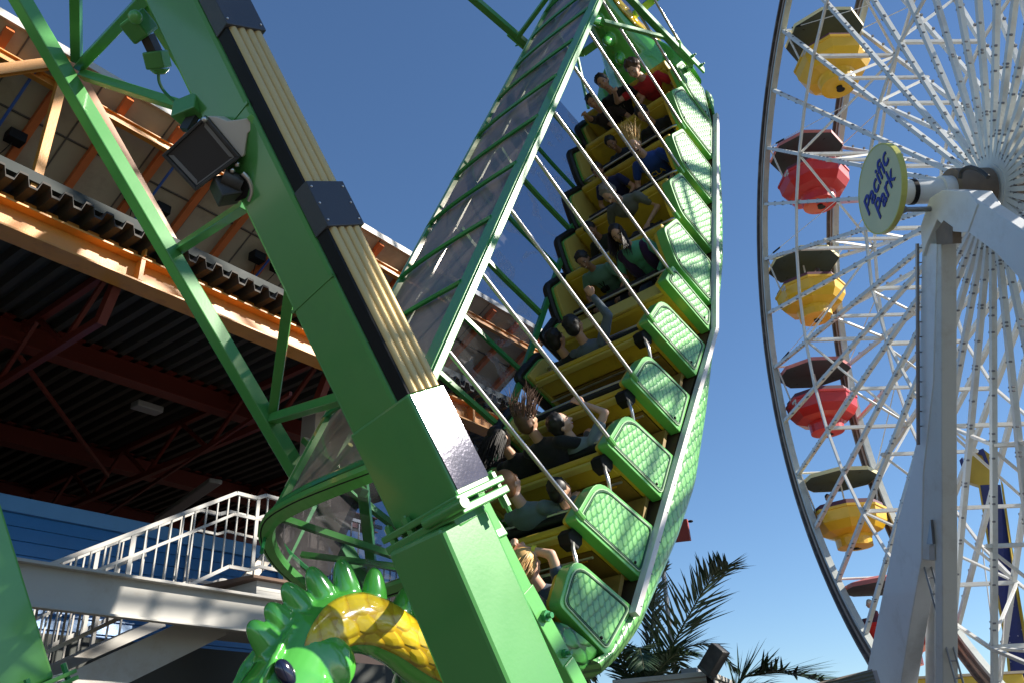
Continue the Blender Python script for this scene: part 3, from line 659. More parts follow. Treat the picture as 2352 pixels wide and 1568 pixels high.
# far leg at the left edge of the view
f0 = gzc(-5.02, 3.71, 3.0); f1 = gzc(-4.37, 2.44, 3.0); fd = (f0 - f1).normalized(); fw = (-c_).cross(fd); fw = fw if fw.dot(g_) < 0 else -fw
def far_pt(t, a, b): return f1 + fd * t + fw * a + c_ * b
def fbox(mb, t0, t1, a0, a1, b0, b1): return mb.hexa([far_pt(t, a, b) for t in (t0, t1) for a, b in ((a0, b0), (a1, b0), (a1, b1), (a0, b1))])
mb = MB(); fbox(mb, .05, 8.6, 0, .62, 0, .5); fl_ = fbuild(mb, 'leg', GREENB, bevel=.02)
mb = MB(); fbox(mb, -3.7, -.04, .04, .58, .03, .47); fbuild(mb, 'lower_leg', GREENB, bevel=.02)
mb = MB(); fbox(mb, -.03, .0, -.12, .74, -.1, .6); fbox(mb, .02, .05, -.12, .74, -.1, .6); fbuild(mb, 'flange', GREENB, bevel=.006)
for a in (-.06, .2, .45, .68):
    mb = MB(); mb.tube([far_pt(-.1, a, -.06), far_pt(.12, a, -.06)], .022, 6, smooth=False); fbuild(mb, 'flange_bolt', GREEND)
mb = MB(); fbox(mb, 1.15, 1.19, .08, .62, -.01, -.002); mb.ell(far_pt(1.55, .30, -.01), (.03, .03, .05)); fbuild(mb, 'weld_plate', GREENB)
# the two legs on the other side, behind the camera
for c0, cB in ((-.5, -1.7), (3.0, 3.0)):
    mb = MB(); mb.beam(gzc(-9.2, 10.4, c0), gzc(-14.5, -.8, cB), .4, .4); fbuild(mb, 'leg', GREEN, bevel=.02)
mb = MB(); mb.tube([gzc(-8.9, 10.75, -.9), gzc(-8.9, 10.75, 3.4)], .2, 20); fbuild(mb, 'axle', DSTEEL)
for cc in (-.75, 3.1):
    mb = MB(); mb.prism([(-9.5, 10.1), (-8.2, 10.1), (-8.5, 11.1), (-9.2, 11.1)], lambda a, b, t: gzc(a, b, t), cc, cc + .3); fbuild(mb, 'head_plate', GREEN)
# bracket, conduit boxes and cable on the inner edge of the near leg
mb = MB(); mb.beam(at(408, 262, 4.5), at(462, 240, 4.42), .08, .10); fbuild(mb, 'brace_bracket', GREEN, bevel=.006)
# ------------------------------------------------------------------ the floodlight hanging from the leg
DARKM = mat('lamp_housing', (.05, .05, .05), .45, metal=.3, dirt=(.2, .19, .18), damt=.5)
PALE = mat('lamp_cheek_cream', (.62, .58, .50), .5)
cA, cB_, cC, cD = [at(*p) for p in ((377, 357, 4.22), (474, 267, 4.14), (553, 362, 4.10), (452, 437, 4.18))]
cen = (cA + cB_ + cC + cD) / 4; lx = (cC - cA + cB_ - cD).normalized(); ly = (cB_ - cC + cA - cD); ly = (ly - lx * ly.dot(lx)).normalized(); lz = lx.cross(ly)
if lz.dot(CAM - cen) < 0: lz = -lz
fx_ = ((cC - cD).length + (cB_ - cA).length) / 2; 
flood = empty('floodlight', 'square cream-cheeked floodlight with dark glass clamped to the inner edge of the big green leg', 'floodlight', loc=cen)
LI = Matrix.Translation(-cen)
def lb_(mb, name, m, parent=None, **k):
    mb.v = [LI @ v for v in mb.v]; return mb.build(name, m, parent or flood, **k)
cor = [cA, cB_, cC, cD]
def grow(k, dz): return [cen + (p - cen) * k + lz * dz for p in cor]
mb = MB(); mb.hexa(grow(.96, -.045) + grow(1.0, 0)); mb.hexa(grow(.42, -.2) + grow(.95, -.045)); hs = lb_(mb, 'housing', DARKM, bevel=.006)
mb = MB()
for a, b, c, d in zip(grow(1.02, .0), grow(1.02, .0)[1:] + grow(1.02, .0)[:1], grow(.9, .0)[1:] + grow(.9, .0)[:1], grow(.9, .0)):
    mb.hexa([a, b, c, d] + [p + lz * .022 for p in (a, b, c, d)])
lb_(mb, 'bezel', DARKM, hs, bevel=.003)
GLASS = mat('lamp_glass', (.03, .032, .036), .22, coat=.25, var=.3)
mb = MB(); mb.hexa(grow(.91, .002) + grow(.91, .008)); lb_(mb, 'glass', GLASS, hs)
REFL = mat('lamp_reflector', (.22, .23, .24), .4, metal=.3)
g0 = grow(.86, .009); 
for i, j, k in ((1, 2, .16), (3, 0, .16), (2, 3, .06)):
    a, b = g0[i], g0[j]; a2 = a.lerp(cen + lz * .009, k); b2 = b.lerp(cen + lz * .009, k); mb = MB(); mb.hexa([a, b, b2, a2] + [p + lz * .002 for p in (a, b, b2, a2)]); lb_(mb, 'reflector_strip', REFL, hs)
# pressed cheek and mounting lug on the upper right side
p1, p2 = grow(1.0, -.01)[1], grow(1.0, -.01)[2]; out = (p1 + p2) / 2 - cen; out = (out - lx * 0).normalized()
def ck(t, o, z): return p1.lerp(p2, t) + out * o - lz * z
poly = [(0, 0), (.12, .03), (.3, .055), (.42, .10), (.50, .135), (.72, .135), (.72, .09), (.86, .05), (1.0, .015), (1, 0)]
mb = MB(); mb.prism(poly, lambda a, b, t: ck(a, b, t), .0, .12); lb_(mb, 'side_cheek', PALE, hs, bevel=.004)
mb = MB(); mb.hexa([ck(.48, .135, -.01), ck(.76, .135, -.01), ck(.76, .165, -.01), ck(.48, .165, -.01), ck(.48, .135, .13), ck(.76, .135, .13), ck(.76, .165, .13), ck(.48, .165, .13)]); lb_(mb, 'mounting_lug', GREENB, hs, bevel=.004)
mb = MB(); mb.beam(at(425, 300, 4.4), at(455, 250, 4.45), .03, .05); lb_(mb, 'yoke', DARKM)
for p in ((545, 378), (470, 275), (534, 392)):
    mb = MB(); mb.ell(at(p[0], p[1], 4.12), (.014,) * 3, nu=8, nv=6); lb_(mb, 'wing_nut', STEEL)
# small control gear under the floodlight
gear = empty('control_gear_box', 'small dark control box with a curved cable clip under the floodlight on the green leg', 'control box', loc=at(530, 430, 4.2))
GI = Matrix.Translation(-at(530, 430, 4.2))
def gb(mb, n, m, parent=None, **k): mb.v = [GI @ v for v in mb.v]; return mb.build(n, m, parent or gear, **k)
mb = MB(); mb.beam(at(508, 415, 4.2), at(530, 460, 4.15), .10, .10); gb(mb, 'case', DARKM, bevel=.008)
mb = MB(); mb.tube([at(512, 405, 4.15), at(556, 425, 4.15)], .04, 12); gb(mb, 'barrel', DARKM)
mb = MB(); mb.tube(smoothlist([at(557, 398, 4.1), at(572, 415, 4.1), at(579, 440, 4.1), at(572, 462, 4.12)], 4), .011, 8); gb(mb, 'rim_clip', STEEL)
mb = MB(); mb.beam(at(545, 405, 4.15), at(566, 455, 4.15), .11, .03); gb(mb, 'flap', BLACK, bevel=.004)
# cable joint box on the brace above
jb = empty('cable_joint_box', 'green painted cable joint box with a loose hanging cable beside the upper brace', 'junction box', loc=at(318, 55, 4.9))
JI = Matrix.Translation(-at(318, 55, 4.9))
def jbb(mb, n, m, **k): mb.v = [JI @ v for v in mb.v]; return mb.build(n, m, jb, **k)
mb = MB(); mb.beam(at(300, 38, 4.9), at(338, 84, 4.9), .11, .12); jbb(mb, 'box', GREEN, bevel=.012)
mb = MB(); mb.ell(at(311, 40, 4.82), (.035,) * 3); jbb(mb, 'cap', GREENB)
mb = MB(); mb.beam(at(338, 82, 4.9), at(360, 128, 4.9), .05, .06); jbb(mb, 'neck', DARKM)
mb = MB(); mb.beam(at(356, 118, 4.9), at(366, 158, 4.9), .10, .10); mb.tube([at(366, 158, 4.9), at(368, 172, 4.9)], [.055, .025], 8); jbb(mb, 'plug', GREEN, bevel=.008)
mb = MB(); mb.tube(smoothlist([at(364, 168, 4.9), at(366, 190, 4.9), at(380, 214, 4.9), at(408, 240, 4.85)], 5), .009, 6); jbb(mb, 'cable', GREEND)
# ================================================================== THE ORANGE-FRAMED PAVILION ON THE LEFT
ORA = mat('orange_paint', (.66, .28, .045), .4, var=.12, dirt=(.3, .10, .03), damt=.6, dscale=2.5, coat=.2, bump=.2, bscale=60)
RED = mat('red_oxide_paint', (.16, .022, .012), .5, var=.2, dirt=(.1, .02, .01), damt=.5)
RUST = mat('rust_orange_joist', (.62, .15, .04), .55, var=.2)
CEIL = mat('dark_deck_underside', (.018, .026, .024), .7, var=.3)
pav = empty('pavilion', 'open pavilion with orange steel beams, corrugated deck and a tilted pale roof on the left', 'building', M=PM @ Matrix.Translation((6, 10, -.8)))
OFF = V((6, 10, -.8))
def pb(mb, name, m, parent=None, **k):
    mb.v = [v - OFF for v in mb.v]; return mb.build(name, m, parent or pav, **k)
X0, X1 = -3.0, 15.4
# front beam with flanges and stiffeners
mb = MB(); mb.ibeam((X0, 10.0, 8.12), (X1, 10.0, 8.12), .34, .40, .03); fb = pb(mb, 'front_beam', ORA, bevel=.004)
for x in (1.2, 4.85, 8.4, 11.9, 15.2):
    mb = MB(); mb.box((x - .03, 9.83, 7.955), (x + .03, 9.99, 8.28)); mb.box((x - .012, 9.80, 8.34), (x + .012, 9.9, 8.62)); pb(mb, 'stiffener', ORA, fb if 0 else None)
mb = MB(); mb.beam((X0, 10.02, 8.40), (X1, 10.02, 8.40), .03, .16); pb(mb, 'closure_angle', ORA)
# corrugated deck sitting on the beam, its cut ends reaching out past it
mb = MB(); per = .28; xs = []; x = X0
while x < X1: xs += [(x, 8.44), (x + .10, 8.44), (x + .14, 8.58), (x + .24, 8.58)]; x += per
a = [V((x, 9.62, z)) for x, z in xs]; b = [V((x, 24, z)) for x, z in xs]
mb.loft([a, b], closed=False, smooth=False); mb.loft([[v + V((0, 0, .03)) for v in b], [v + V((0, 0, .03)) for v in a]], closed=False, smooth=False)
mb.loft([[v + V((0, 0, .03)) for v in a], a], closed=False, smooth=False)
dk = pb(mb, 'corrugated_deck', mat('weathered_deck', (.05, .042, .035), .7, var=.3, dirt=(.03, .03, .03), damt=.6))
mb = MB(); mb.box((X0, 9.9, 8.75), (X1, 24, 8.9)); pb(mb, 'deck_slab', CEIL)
# inner beams and trusses in the shade
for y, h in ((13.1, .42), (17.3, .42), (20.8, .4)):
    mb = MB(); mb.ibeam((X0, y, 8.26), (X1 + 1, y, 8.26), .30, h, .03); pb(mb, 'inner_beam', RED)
for x in (1.3, 4.75, 8.6, 12.2):
    mb = MB(); y0, y1 = 10.2, 23.5
    mb.beam((x, y0, 8.36), (x, y1, 8.36), .10, .12); mb.beam((x, y0 + .3, 7.55), (x, y1, 7.55), .10, .12)
    mb.beam((x, y0 - .05, 8.3), (x, y0 + .35, 7.5), .12, .16)
    k = 0; y = y0 + .3
    while y < y1 - 1: 
        mb.beam((x, y, 7.55 if k % 2 else 8.36), (x, y + 1.05, 8.36 if k % 2 else 7.55), .06, .07); y += 1.05; k += 1
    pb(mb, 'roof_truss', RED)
for (a, b) in (((8.0, 10.5, 7.5), (9.6, 20, 7.5)), ((4.8, 13.1, 7.9), (8.6, 17.3, 7.9)), ((1.5, 10.4, 7.8), (4.7, 17.3, 7.8))):
    mb = MB(); mb.beam(a, b, .05, .07); pb(mb, 'tie_rod', RED)
# rear wall and posts
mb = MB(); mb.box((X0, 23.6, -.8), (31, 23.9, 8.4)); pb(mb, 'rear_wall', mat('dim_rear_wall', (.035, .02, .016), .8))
for x in (-2.5, 15.2):
    mb = MB(); mb.ibeam((x, 10.2, -.8), (x, 10.2, 7.9), .3, .3, .03, up=(0, 1, 0)); pb(mb, 'post', ORA)
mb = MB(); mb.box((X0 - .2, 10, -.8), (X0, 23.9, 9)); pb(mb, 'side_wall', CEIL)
# tilted upper roof
def rf(y, dz=0): return 11.0 - (y - 9.95) * math.tan(R(30)) + dz
PANEL = mat('pale_roof_panel', (.46, .37, .28), .65, var=.14, dirt=(.2, .14, .1), damt=.6, dscale=1.2)
XR = 14.95
mb = MB(); mb.hexa([(X0, 9.93, rf(9.93)), (XR, 9.93, rf(9.93)), (XR, 13.35, rf(13.35)), (X0, 13.35, rf(13.35)), (X0, 9.93, rf(9.93, .08)), (XR, 9.93, rf(9.93, .08)), (XR, 13.35, rf(13.35, .08)), (X0, 13.35, rf(13.35, .08))])
roof = pb(mb, 'upper_roof', PANEL)
mb = MB(); mb.box((X0, 9.90, 10.98), (XR, 9.935, 11.10)); pb(mb, 'eave_flashing', WHITEP)
SEAM = mat('panel_seam', (.12, .10, .09), .7)
mb = MB()
for y in (10.9, 11.75, 12.6): mb.beam((X0, y, rf(y, -.012)), (XR, y, rf(y, -.012)), .03, .02)
x = X0 + .3
while x < XR: mb.beam((x, 9.95, rf(9.95, -.01)), (x, 13.3, rf(13.3, -.01)), .02, .014); x += 1.1
pb(mb, 'panel_seams', SEAM, roof)
x = -2.6; k = 0
while x < XR:
    mb = MB(); mb.beam((x, 9.97, rf(9.97, -.07)), (x, 13.2, rf(13.2, -.07)), .11, .11); pb(mb, 'joist', RUST); x += .86; k += 1
for y, m in ((10.22, ORA), (12.9, RUST)):
    mb = MB(); mb.ibeam((X0, y, rf(y, -.20)), (XR, y, rf(y, -.20)), .10, .15, .02); pb(mb, 'purlin', m, bevel=.003)
for x in (3.34, 8.2):
    mb = MB(); mb.beam((x, 10.0, 8.6), (x, 10.0, 11.12), .11, .12, up=(1, 0, 0)); pb(mb, 'roof_post', ORA, bevel=.004)
    mb = MB(); mb.ibeam((x + .05, 9.98, 10.92), (x + 2.1, 10.0, 8.7), .15, .13, .02, up=(0, 1, 0)); pb(mb, 'roof_strut', ORA if 0 else mat('brown_orange', (.42, .16, .04), .4) if 'brown_orange' not in bpy.data.materials else bpy.data.materials['brown_orange'])
    if x < 4: mb = MB(); mb.ibeam((x - .02, 10.0, 10.93), (x - 1.75, 10.0, 9.2), .14, .12, .02, up=(0, 1, 0)); pb(mb, 'roof_strut', ORA)
    mb = MB(); mb.box((x - .13, 9.95, 10.82), (x + .13, 9.99, 11.02)); pb(mb, 'gusset', ORA)
BLUEP = mat('blue_conduit', (.05, .12, .45), .4)
spk = 0
for x in (3.05, 5.35, 7.7):
    mb = MB(); mb.tube([(x, 10.0, rf(10.0, -.19)), (x, 13.2, rf(13.2, -.19))], .022, 8); pb(mb, 'blue_conduit', BLUEP)
    for y, dx in ((11.1, -.2), (11.1, .26), (12.5, -.24), (12.55, .22), (13.0, -.2)):
        mb = MB(); mb.box((x + dx - .12, y - .10, rf(y, -.24)), (x + dx + .12, y + .10, rf(y, -.08))); pb(mb, 'stage_lamp', BLACK, bevel=.01)
        mb = MB(); mb.tube(smoothlist([(x + dx, y, rf(y, -.2)), (x + dx * .6, y + .2, rf(y + .2, -.32)), (x, y + .35, rf(y + .35, -.2))], 4), .008, 5); pb(mb, 'lamp_cable', BLACK)
# strip lamps under the deck
LAMPM = mat('grey_lamp', (.28, .27, .27), .5)
for x, y, z in ((7.25, 13.6, 7.95), ):
    mb = MB(); mb.box((x - .25, y - .13, z - .06), (x + .25, y + .13, z + .06)); pb(mb, 'bulkhead_lamp', LAMPM, bevel=.02)
mb = MB(); mb.beam((9.4, 14.5, 7.3), (10.1, 17.6, 7.3), .28, .10); pb(mb, 'strip_lamp', LAMPM, bevel=.03)
# ------------------------------------------------------------------ blue clapboard kiosk under the roof
BLU = mat('blue_siding', (.045, .22, .52), .35, var=.12, coat=.3, bump=.15); BLUL = mat('light_blue_trim', (.10, .30, .58), .35)
kio = empty('blue_kiosk', 'blue clapboard kiosk wall standing in the shade beneath the pavilion roof', 'building', M=PM @ Matrix.Translation((6, 14, -.8)))
def kb(mb, name, m, parent=None, **k):
    mb.v = [v - V((6, 14, -.8)) for v in mb.v]; return mb.build(name, m, parent or kio, **k)
KT = 6.02; XK = 10.75
mb = MB(); n = 0; z = 2.0
pr = []
while z < KT - .33: pr += [(13.97, z), (14.0, z + .205)]; z += .21
mb.loft([[V((x, y, zz)) for y, zz in [(14.3, 2.0)] + pr + [(14.3, KT)]] for x in (X0 + .1, XK)], closed=False, smooth=False); wl = kb(mb, 'wall', BLU)
mb = MB(); mb.box((X0 + .1, 13.93, KT - .25), (XK + .04, 14.3, KT)); kb(mb, 'top_trim', BLUL, wl, bevel=.01)
mb = MB(); mb.box((XK - .1, 13.93, 2.0), (XK + .03, 14.02, KT - .27)); mb.box((8.62, 13.95, 2.0), (8.72, 14.02, KT - .27)); kb(mb, 'corner_board', BLUL, wl)
mb = MB(); mb.box((XK, 14.05, 2.0), (XK + .02, 17, KT)); kb(mb, 'end_wall', BLU)
mb = MB(); mb.box((X0, 14.1, -.8), (XK, 17, 2.0)); kb(mb, 'base', mat('kiosk_base', (.25, .26, .27), .7))
# ------------------------------------------------------------------ white raised walkway, stairs and railings
wk = empty('raised_walkway', 'white steel walkway beam crossing the lower left in front of the blue kiosk', 'walkway', M=PM @ Matrix.Translation((6, 10.4, -.8)))
def wb(mb, name, m, parent=None, **k):
    mb.v = [v - V((6, 10.4, -.8)) for v in mb.v]; return mb.build(name, m, parent or wk, **k)
mb = MB(); mb.beam((X0, 10.05, 3.84), (8.9, 10.05, 3.84), .04, .46); fa_ = wb(mb, 'fascia', WHITEP, bevel=.004)
mb = MB(); mb.beam((X0, 10.0, 4.07), (8.9, 10.0, 4.07), .16, .035); mb.beam((X0, 10.02, 3.61), (8.9, 10.02, 3.61), .12, .025); wb(mb, 'fascia_flange', WHITEP, fa_, bevel=.003)
mb = MB(); mb.box((X0, 10.1, 3.92), (8.9, 10.9, 4.0)); wb(mb, 'walk_deck', mat('grey_decking', (.3, .3, .3), .8))
for x in (-2, 8.6):
    mb = MB(); mb.box((x, 10.15, -.8), (x + .25, 10.4, 3.9)); wb(mb, 'post', WHITEP)
st = empty('stair_railing', 'white slatted handrail climbing up and to the right above the walkway beam', 'railing', M=PM @ Matrix.Translation((6, 11, 4)))
def sb(mb, name, m, parent=None, **k):
    mb.v = [v - V((6, 11, 4)) for v in mb.v]; return mb.build(name, m, parent or st, **k)
RP = [(4.6, 4.13), (7.51, 5.81), (7.88, 5.81), (8.05, 5.89), (10.6, 5.84)]
def railz(x): return interp(x, [p[0] for p in RP], [p[1] for p in RP])
WR = mat('railing_white', (.42, .41, .385), .45, var=.08, dirt=(.4, .25, .14), damt=.6, dscale=5)
def rail(y, shift=0, par=None, tops=RP, x1=10.5, build=sb, low=1.12):
    mb = MB()
    for a, b in zip(tops, tops[1:]): mb.beam((a[0] + shift, y, a[1]), (b[0] + shift, y, b[1]), .055, .06)
    build(mb, 'handrail', WR, bevel=.006)
    mb = MB()
    for a, b in zip(tops, tops[1:]): mb.beam((a[0] + shift, y, a[1] - .33), (b[0] + shift, y, b[1] - .33), .035, .04); mb.beam((a[0] + shift, y, a[1] - low), (b[0] + shift, y, b[1] - low), .035, .05)
    build(mb, 'lower_rails', WR)
    x = tops[0][0] + .12; n_ = 0
    while x < x1:
        z = interp(x, [p[0] for p in tops], [p[1] for p in tops]); big = abs(x - 6.0) < .07 or abs(x - 7.88) < .08 or abs(x - 9.7) < .08
        mb = MB(); mb.box((x + shift - (.03 if big else .011), y - .011, z - low), (x + shift + (.03 if big else .011), y + .011, z - .02)); build(mb, 'post' if big else 'baluster', WR); x += .178
rail(11.0)
rail(12.1, .1, x1=7.4)
# lower flight stringers and its rail, dark void beneath
lf = empty('lower_stairs', 'white stair stringers rising to the right below the walkway beam at the lower left', 'stairs', M=PM @ Matrix.Translation((5.5, 11, 3)))
def lfb(mb, name, m, parent=None, **k):
    mb.v = [v - V((5.5, 11, 3)) for v in mb.v]; return mb.build(name, m, parent or lf, **k)
mb = MB(); mb.beam((4.2, 10.75, 2.25), (7.3, 10.75, 3.86), .05, .42); lfb(mb, 'stringer', WHITEP, bevel=.004)
mb = MB(); mb.beam((4.2, 11.7, 2.5), (7.0, 11.7, 3.95), .05, .14); lfb(mb, 'back_stringer', WHITEP, bevel=.004)
for k in range(12):
    x = 4.3 + k * .25; z = 2.33 + k * .13
    mb = MB(); mb.box((x, 10.8, z), (x + .27, 11.68, z + .035)); lfb(mb, 'tread', mat('tread_grey', (.25, .25, .26), .7) if k == 0 else bpy.data.materials['tread_grey'])
rail(11.75, 0, None, [(3.6, 3.3), (6.6, 4.86)], 6.5, lfb, 1.05)
# dark room under the walkway
mb = MB(); mb.box((-1.0, 13.2, -.8), (22, 13.4, 3.9)); ub = mb.build('undercroft_wall', mat('undercroft_grey', (.07, .075, .07), .8), M=PM); tag(ub, 'dark grey wall under the walkway behind the dragon head', 'wall')
# white hut corner roof seen between the stairs and the dragon
hut = empty('white_hut', 'small white board hut with a dark rusty roof edge under the stair landing', 'hut', M=PM @ Matrix.Translation((8.4, 10.7, 0)))
def hb(mb, name, m, **k):
    mb.v = [v - V((8.4, 10.7, 0)) for v in mb.v]; return mb.build(name, m, hut, **k)
mb = MB()
for k in range(4): mb.box((7.75, 10.6 + .004 * k, 3.9 + k * .14), (9.6, 12.4, 4.035 + k * .14))
hb(mb, 'wall', WHITEP)
mb = MB(); mb.hexa([(7.6, 10.5, 4.46), (9.7, 10.5, 4.46), (9.7, 12.5, 4.46), (7.6, 12.5, 4.46), (7.6, 10.5, 4.50), (9.7, 10.5, 4.50), (9.7, 12.5, 4.60), (7.6, 12.5, 4.60)]); hb(mb, 'roof', mat('rusty_roof', (.16, .10, .07), .8, var=.3))
# square column with a stencilled number behind the canopy end
colm = empty('white_column', 'pale square column standing behind the canopy end, with small dark stencil marks', 'column', M=PM @ Matrix.Translation((9.68, 11.6, -.8)))
mb = MB(); mb.box((-.24, 0, 0), (.24, .4, 8.9)); mb.build('shaft', mat('column_cream', (.62, .56, .48), .6, dirt=(.3, .26, .2), damt=.6), colm, bevel=.01)
for z in (6.55, 6.42):
    mb = MB(); mb.tube([(-.05, -.006, z), (.04, -.006, z + .05), (.05, -.006, z - .02), (-.03, -.006, z - .04)], .012, 5); mb.build('stencil_mark', BLACK, colm)
mb = MB(); mb.beam((-2.0, .3, 4.6), (-.1, .3, 6.9), .06, .2); mb.build('diagonal_brace', bpy.data.materials['column_cream'], colm)
# black pendant shapes: utility clutter under the roof at right
rr2 = empty('gallery_railing', 'white vertical-bar railing with rusty foot rail seen to the right behind the canopy end', 'railing', M=PM @ Matrix.Translation((11, 12.8, 3.6)))
def rb2(mb, name, m, parent=None, **k):
    mb.v = [v - V((11, 12.8, 3.6)) for v in mb.v]; return mb.build(name, m, rr2, **k)
rail(12.8, 0, None, [(10.0, 5.75), (14.0, 5.7)], 13.9, rb2, 1.35)
# ================================================================== THE FERRIS WHEEL
RW_ = 13.3; WID = 2.71
wheel = empty('ferris_wheel', 'huge white ferris wheel with bulb-studded spokes and weathered grey rims filling the right side', 'ferris wheel', M=WM)
def wp(t, r, off): return V((off, r * math.cos(t), r * math.sin(t)))
RIMD = mat('weathered_rim', (.13, .11, .10), .6, var=.4, dirt=(.4, .37, .33), damt=.7, dscale=1.5)
RIMB = mat('rim_brown_boards', (.34, .26, .20), .6, var=.3, dirt=(.12, .1, .09), damt=.7, dscale=2)
RIMW = mat('rim_grey_white', (.46, .49, .46), .45, var=.15, dirt=(.2, .18, .16), damt=.6, dscale=2)
def ring(r0, r1, o0, o1, n=120):
    mb = MB(); mb.loft([[wp(2 * PI * k / n, r, o) for r, o in ((r0, o0), (r1, o0), (r1, o1), (r0, o1))] for k in range(n)] + [[wp(0, r, o) for r, o in ((r0, o0), (r1, o0), (r1, o1), (r0, o1))]], cap=False, smooth=False); return mb
for off in (0, WID):
    for r0, r1, w0, w1, m, nm in ((13.52, 13.60, -.11, .11, RIMD, 'rim_outer_flange'), (13.30, 13.40, -.06, .06, RIMB, 'rim_lamp_board'), (13.40, 13.52, -.02, .02, RIMD, 'rim_web'), (13.08, 13.30, -.02, .02, RIMD, 'rim_web'), (12.98, 13.08, -.10, .10, RIMW, 'rim_inner_flange')):
        ring(r0, r1, off + w0, off + w1).build(nm, m, wheel)
ROT = R(62.6)
NS = 40
def frametube(mb, p, q, w): mb.beam(p, q, w, w, up=(1, 0, .2))
hubr = .5
cup = MB()
for side in (0, 1):
    off = 0 if side == 0 else WID
    ho = .45 if side == 0 else WID - .45
    for k in range(NS):
        t = ROT + k * 2 * PI / NS
        a = wp(t, hubr, ho); b = wp(t, 13.0, off)
        # only what stands in or near the view
        mb = MB(); mb.beam(a, b, .105, .12, up=(1, 0, 0)); mb.build('spoke', WHITEW, wheel)
        if side == 0:
            d = (b - a); L__ = d.length; d.normalize(); tt = V((0, -math.sin(t), math.cos(t)))
            n_ = 26
            for j in range(n_):
                q = a + d * (.5 + (j + .5 * math.sin(k * 7.3 + j * 2.1)) * (L__ - .6) / n_)
                for sgn in (-1, 1):
                    c = q + tt * .056 * sgn + V((-.035, 0, 0)); cup.add([c + V((x, y * .017, z * .017)) for x in (-.03, .03) for y, z in ((-1, -1), (1, -1), (1, 1), (-1, 1))], [(0, 1, 2, 3), (7, 6, 5, 4), (0, 4, 5, 1), (1, 5, 6, 2), (2, 6, 7, 3), (3, 7, 4, 0)])
        else:
            d = (b - a); L__ = d.length; d.normalize(); tt = V((0, -math.sin(t), math.cos(t)))
            for j in range(12):
                q = a + d * (1 + j * (L__ - 1.2) / 12); c = q + tt * .1; cup.add([c + V((x, y * .03, z * .03)) for x in (-.03, .03) for y, z in ((-1, -1), (1, -1), (1, 1), (-1, 1))], [(0, 1, 2, 3), (7, 6, 5, 4), (0, 4, 5, 1), (1, 5, 6, 2), (2, 6, 7, 3), (3, 7, 4, 0)])
tag(cup.build('lamp_holders', mat('lamp_holder_dark', (.17, .17, .18), .5), wheel), None, None, kind='stuff')
WT = mat('thin_white_tube', (.66, .66, .63), .4, var=.06, dirt=(.45, .3, .2), damt=.5, dscale=3)
for off in (0, WID):
    for r, w in ((10.0, .075), (5.6, .07)):
        for k in range(20):
            t0 = ROT + k * 2 * PI / 20; t1 = t0 + 2 * PI / 20; tm = (t0 + t1) / 2
            if r > 6: 
                mb = MB(); frametube(mb, wp(t0, r, off * 1), wp(tm, r, off), w); frametube(mb, wp(tm, r, off), wp(t1, r, off), w); mb.build('ring_bar', WT, wheel)
            else:
                mb = MB(); frametube(mb, wp(t0, r, lerp(off, WID / 2, .2)), wp(t1, r, lerp(off, WID / 2, .2)), w); mb.build('inner_ring_bar', WT, wheel)
for r, n, w in ((10.0, 20, .10), (5.6, 20, .09), (7.8, 20, .085)):
    for k in range(n):
        t = ROT + k * 2 * PI / n; i = .2 if r < 6 else 0
        mb = MB(); frametube(mb, wp(t, r, WID * .5 * i), wp(t, r, WID - WID * .5 * i), w); mb.build('tie_bar', WT, wheel)
for k in range(20):
    t0 = ROT + k * 2 * PI / 20; t1 = t0 + 2 * PI / 20
    mb = MB(); frametube(mb, wp(t0, 10.0, 0), wp(t1, 10.0, WID), .06) if k % 2 else frametube(mb, wp(t0, 10.0, WID), wp(t1, 10.0, 0), .06); mb.build('lattice_bar', WT, wheel)
    mb = MB(); frametube(mb, wp(t0, 7.8, 0), wp(t0, 10.0, WID), .065); mb.build('lattice_bar', WT, wheel)
    mb = MB(); frametube(mb, wp(t0, 5.7, .25), wp(t0, 7.8, WID), .06); mb.build('lattice_bar', WT, wheel)
    mb = MB(); mb.tube([wp(t0, 13.0, WID), wp(t0 + .157, 10.0, WID)], .018, 5); mb.tube([wp(t0, 13.0, 0), wp(t0 + .157 + .0, 10.0, WID * .5)], .012, 5); mb.build('stay_cable', WT, wheel)
    q = wp(t0, 13.0, 0).lerp(wp(t0 + .157, 10, WID * .5), .12); mb = MB(); mb.tube([q, q.lerp(wp(t0 + .157, 10, WID * .5), .12)], .035, 6); mb.build('cable_turnbuckle', BLACK, wheel)
# hub drum
mb = MB(); mb.tube([(.2, 0, 0), (WID - .2, 0, 0)], .42, 28); mb.tube([(.36, 0, 0), (.54, 0, 0)], .58, 40); mb.tube([(WID - .54, 0, 0), (WID - .36, 0, 0)], .58, 40); mb.build('hub', WHITEW, wheel)
RUSTY = mat('greasy_hub', (.16, .12, .09), .7, var=.5)
mb = MB(); mb.tube([(-.5, 0, 0), (.3, 0, 0)], .5, 28); mb.tube([(.56, 0, 0), (WID - .56, 0, 0)], .47, 24); mb.build('bearing', RUSTY, wheel)
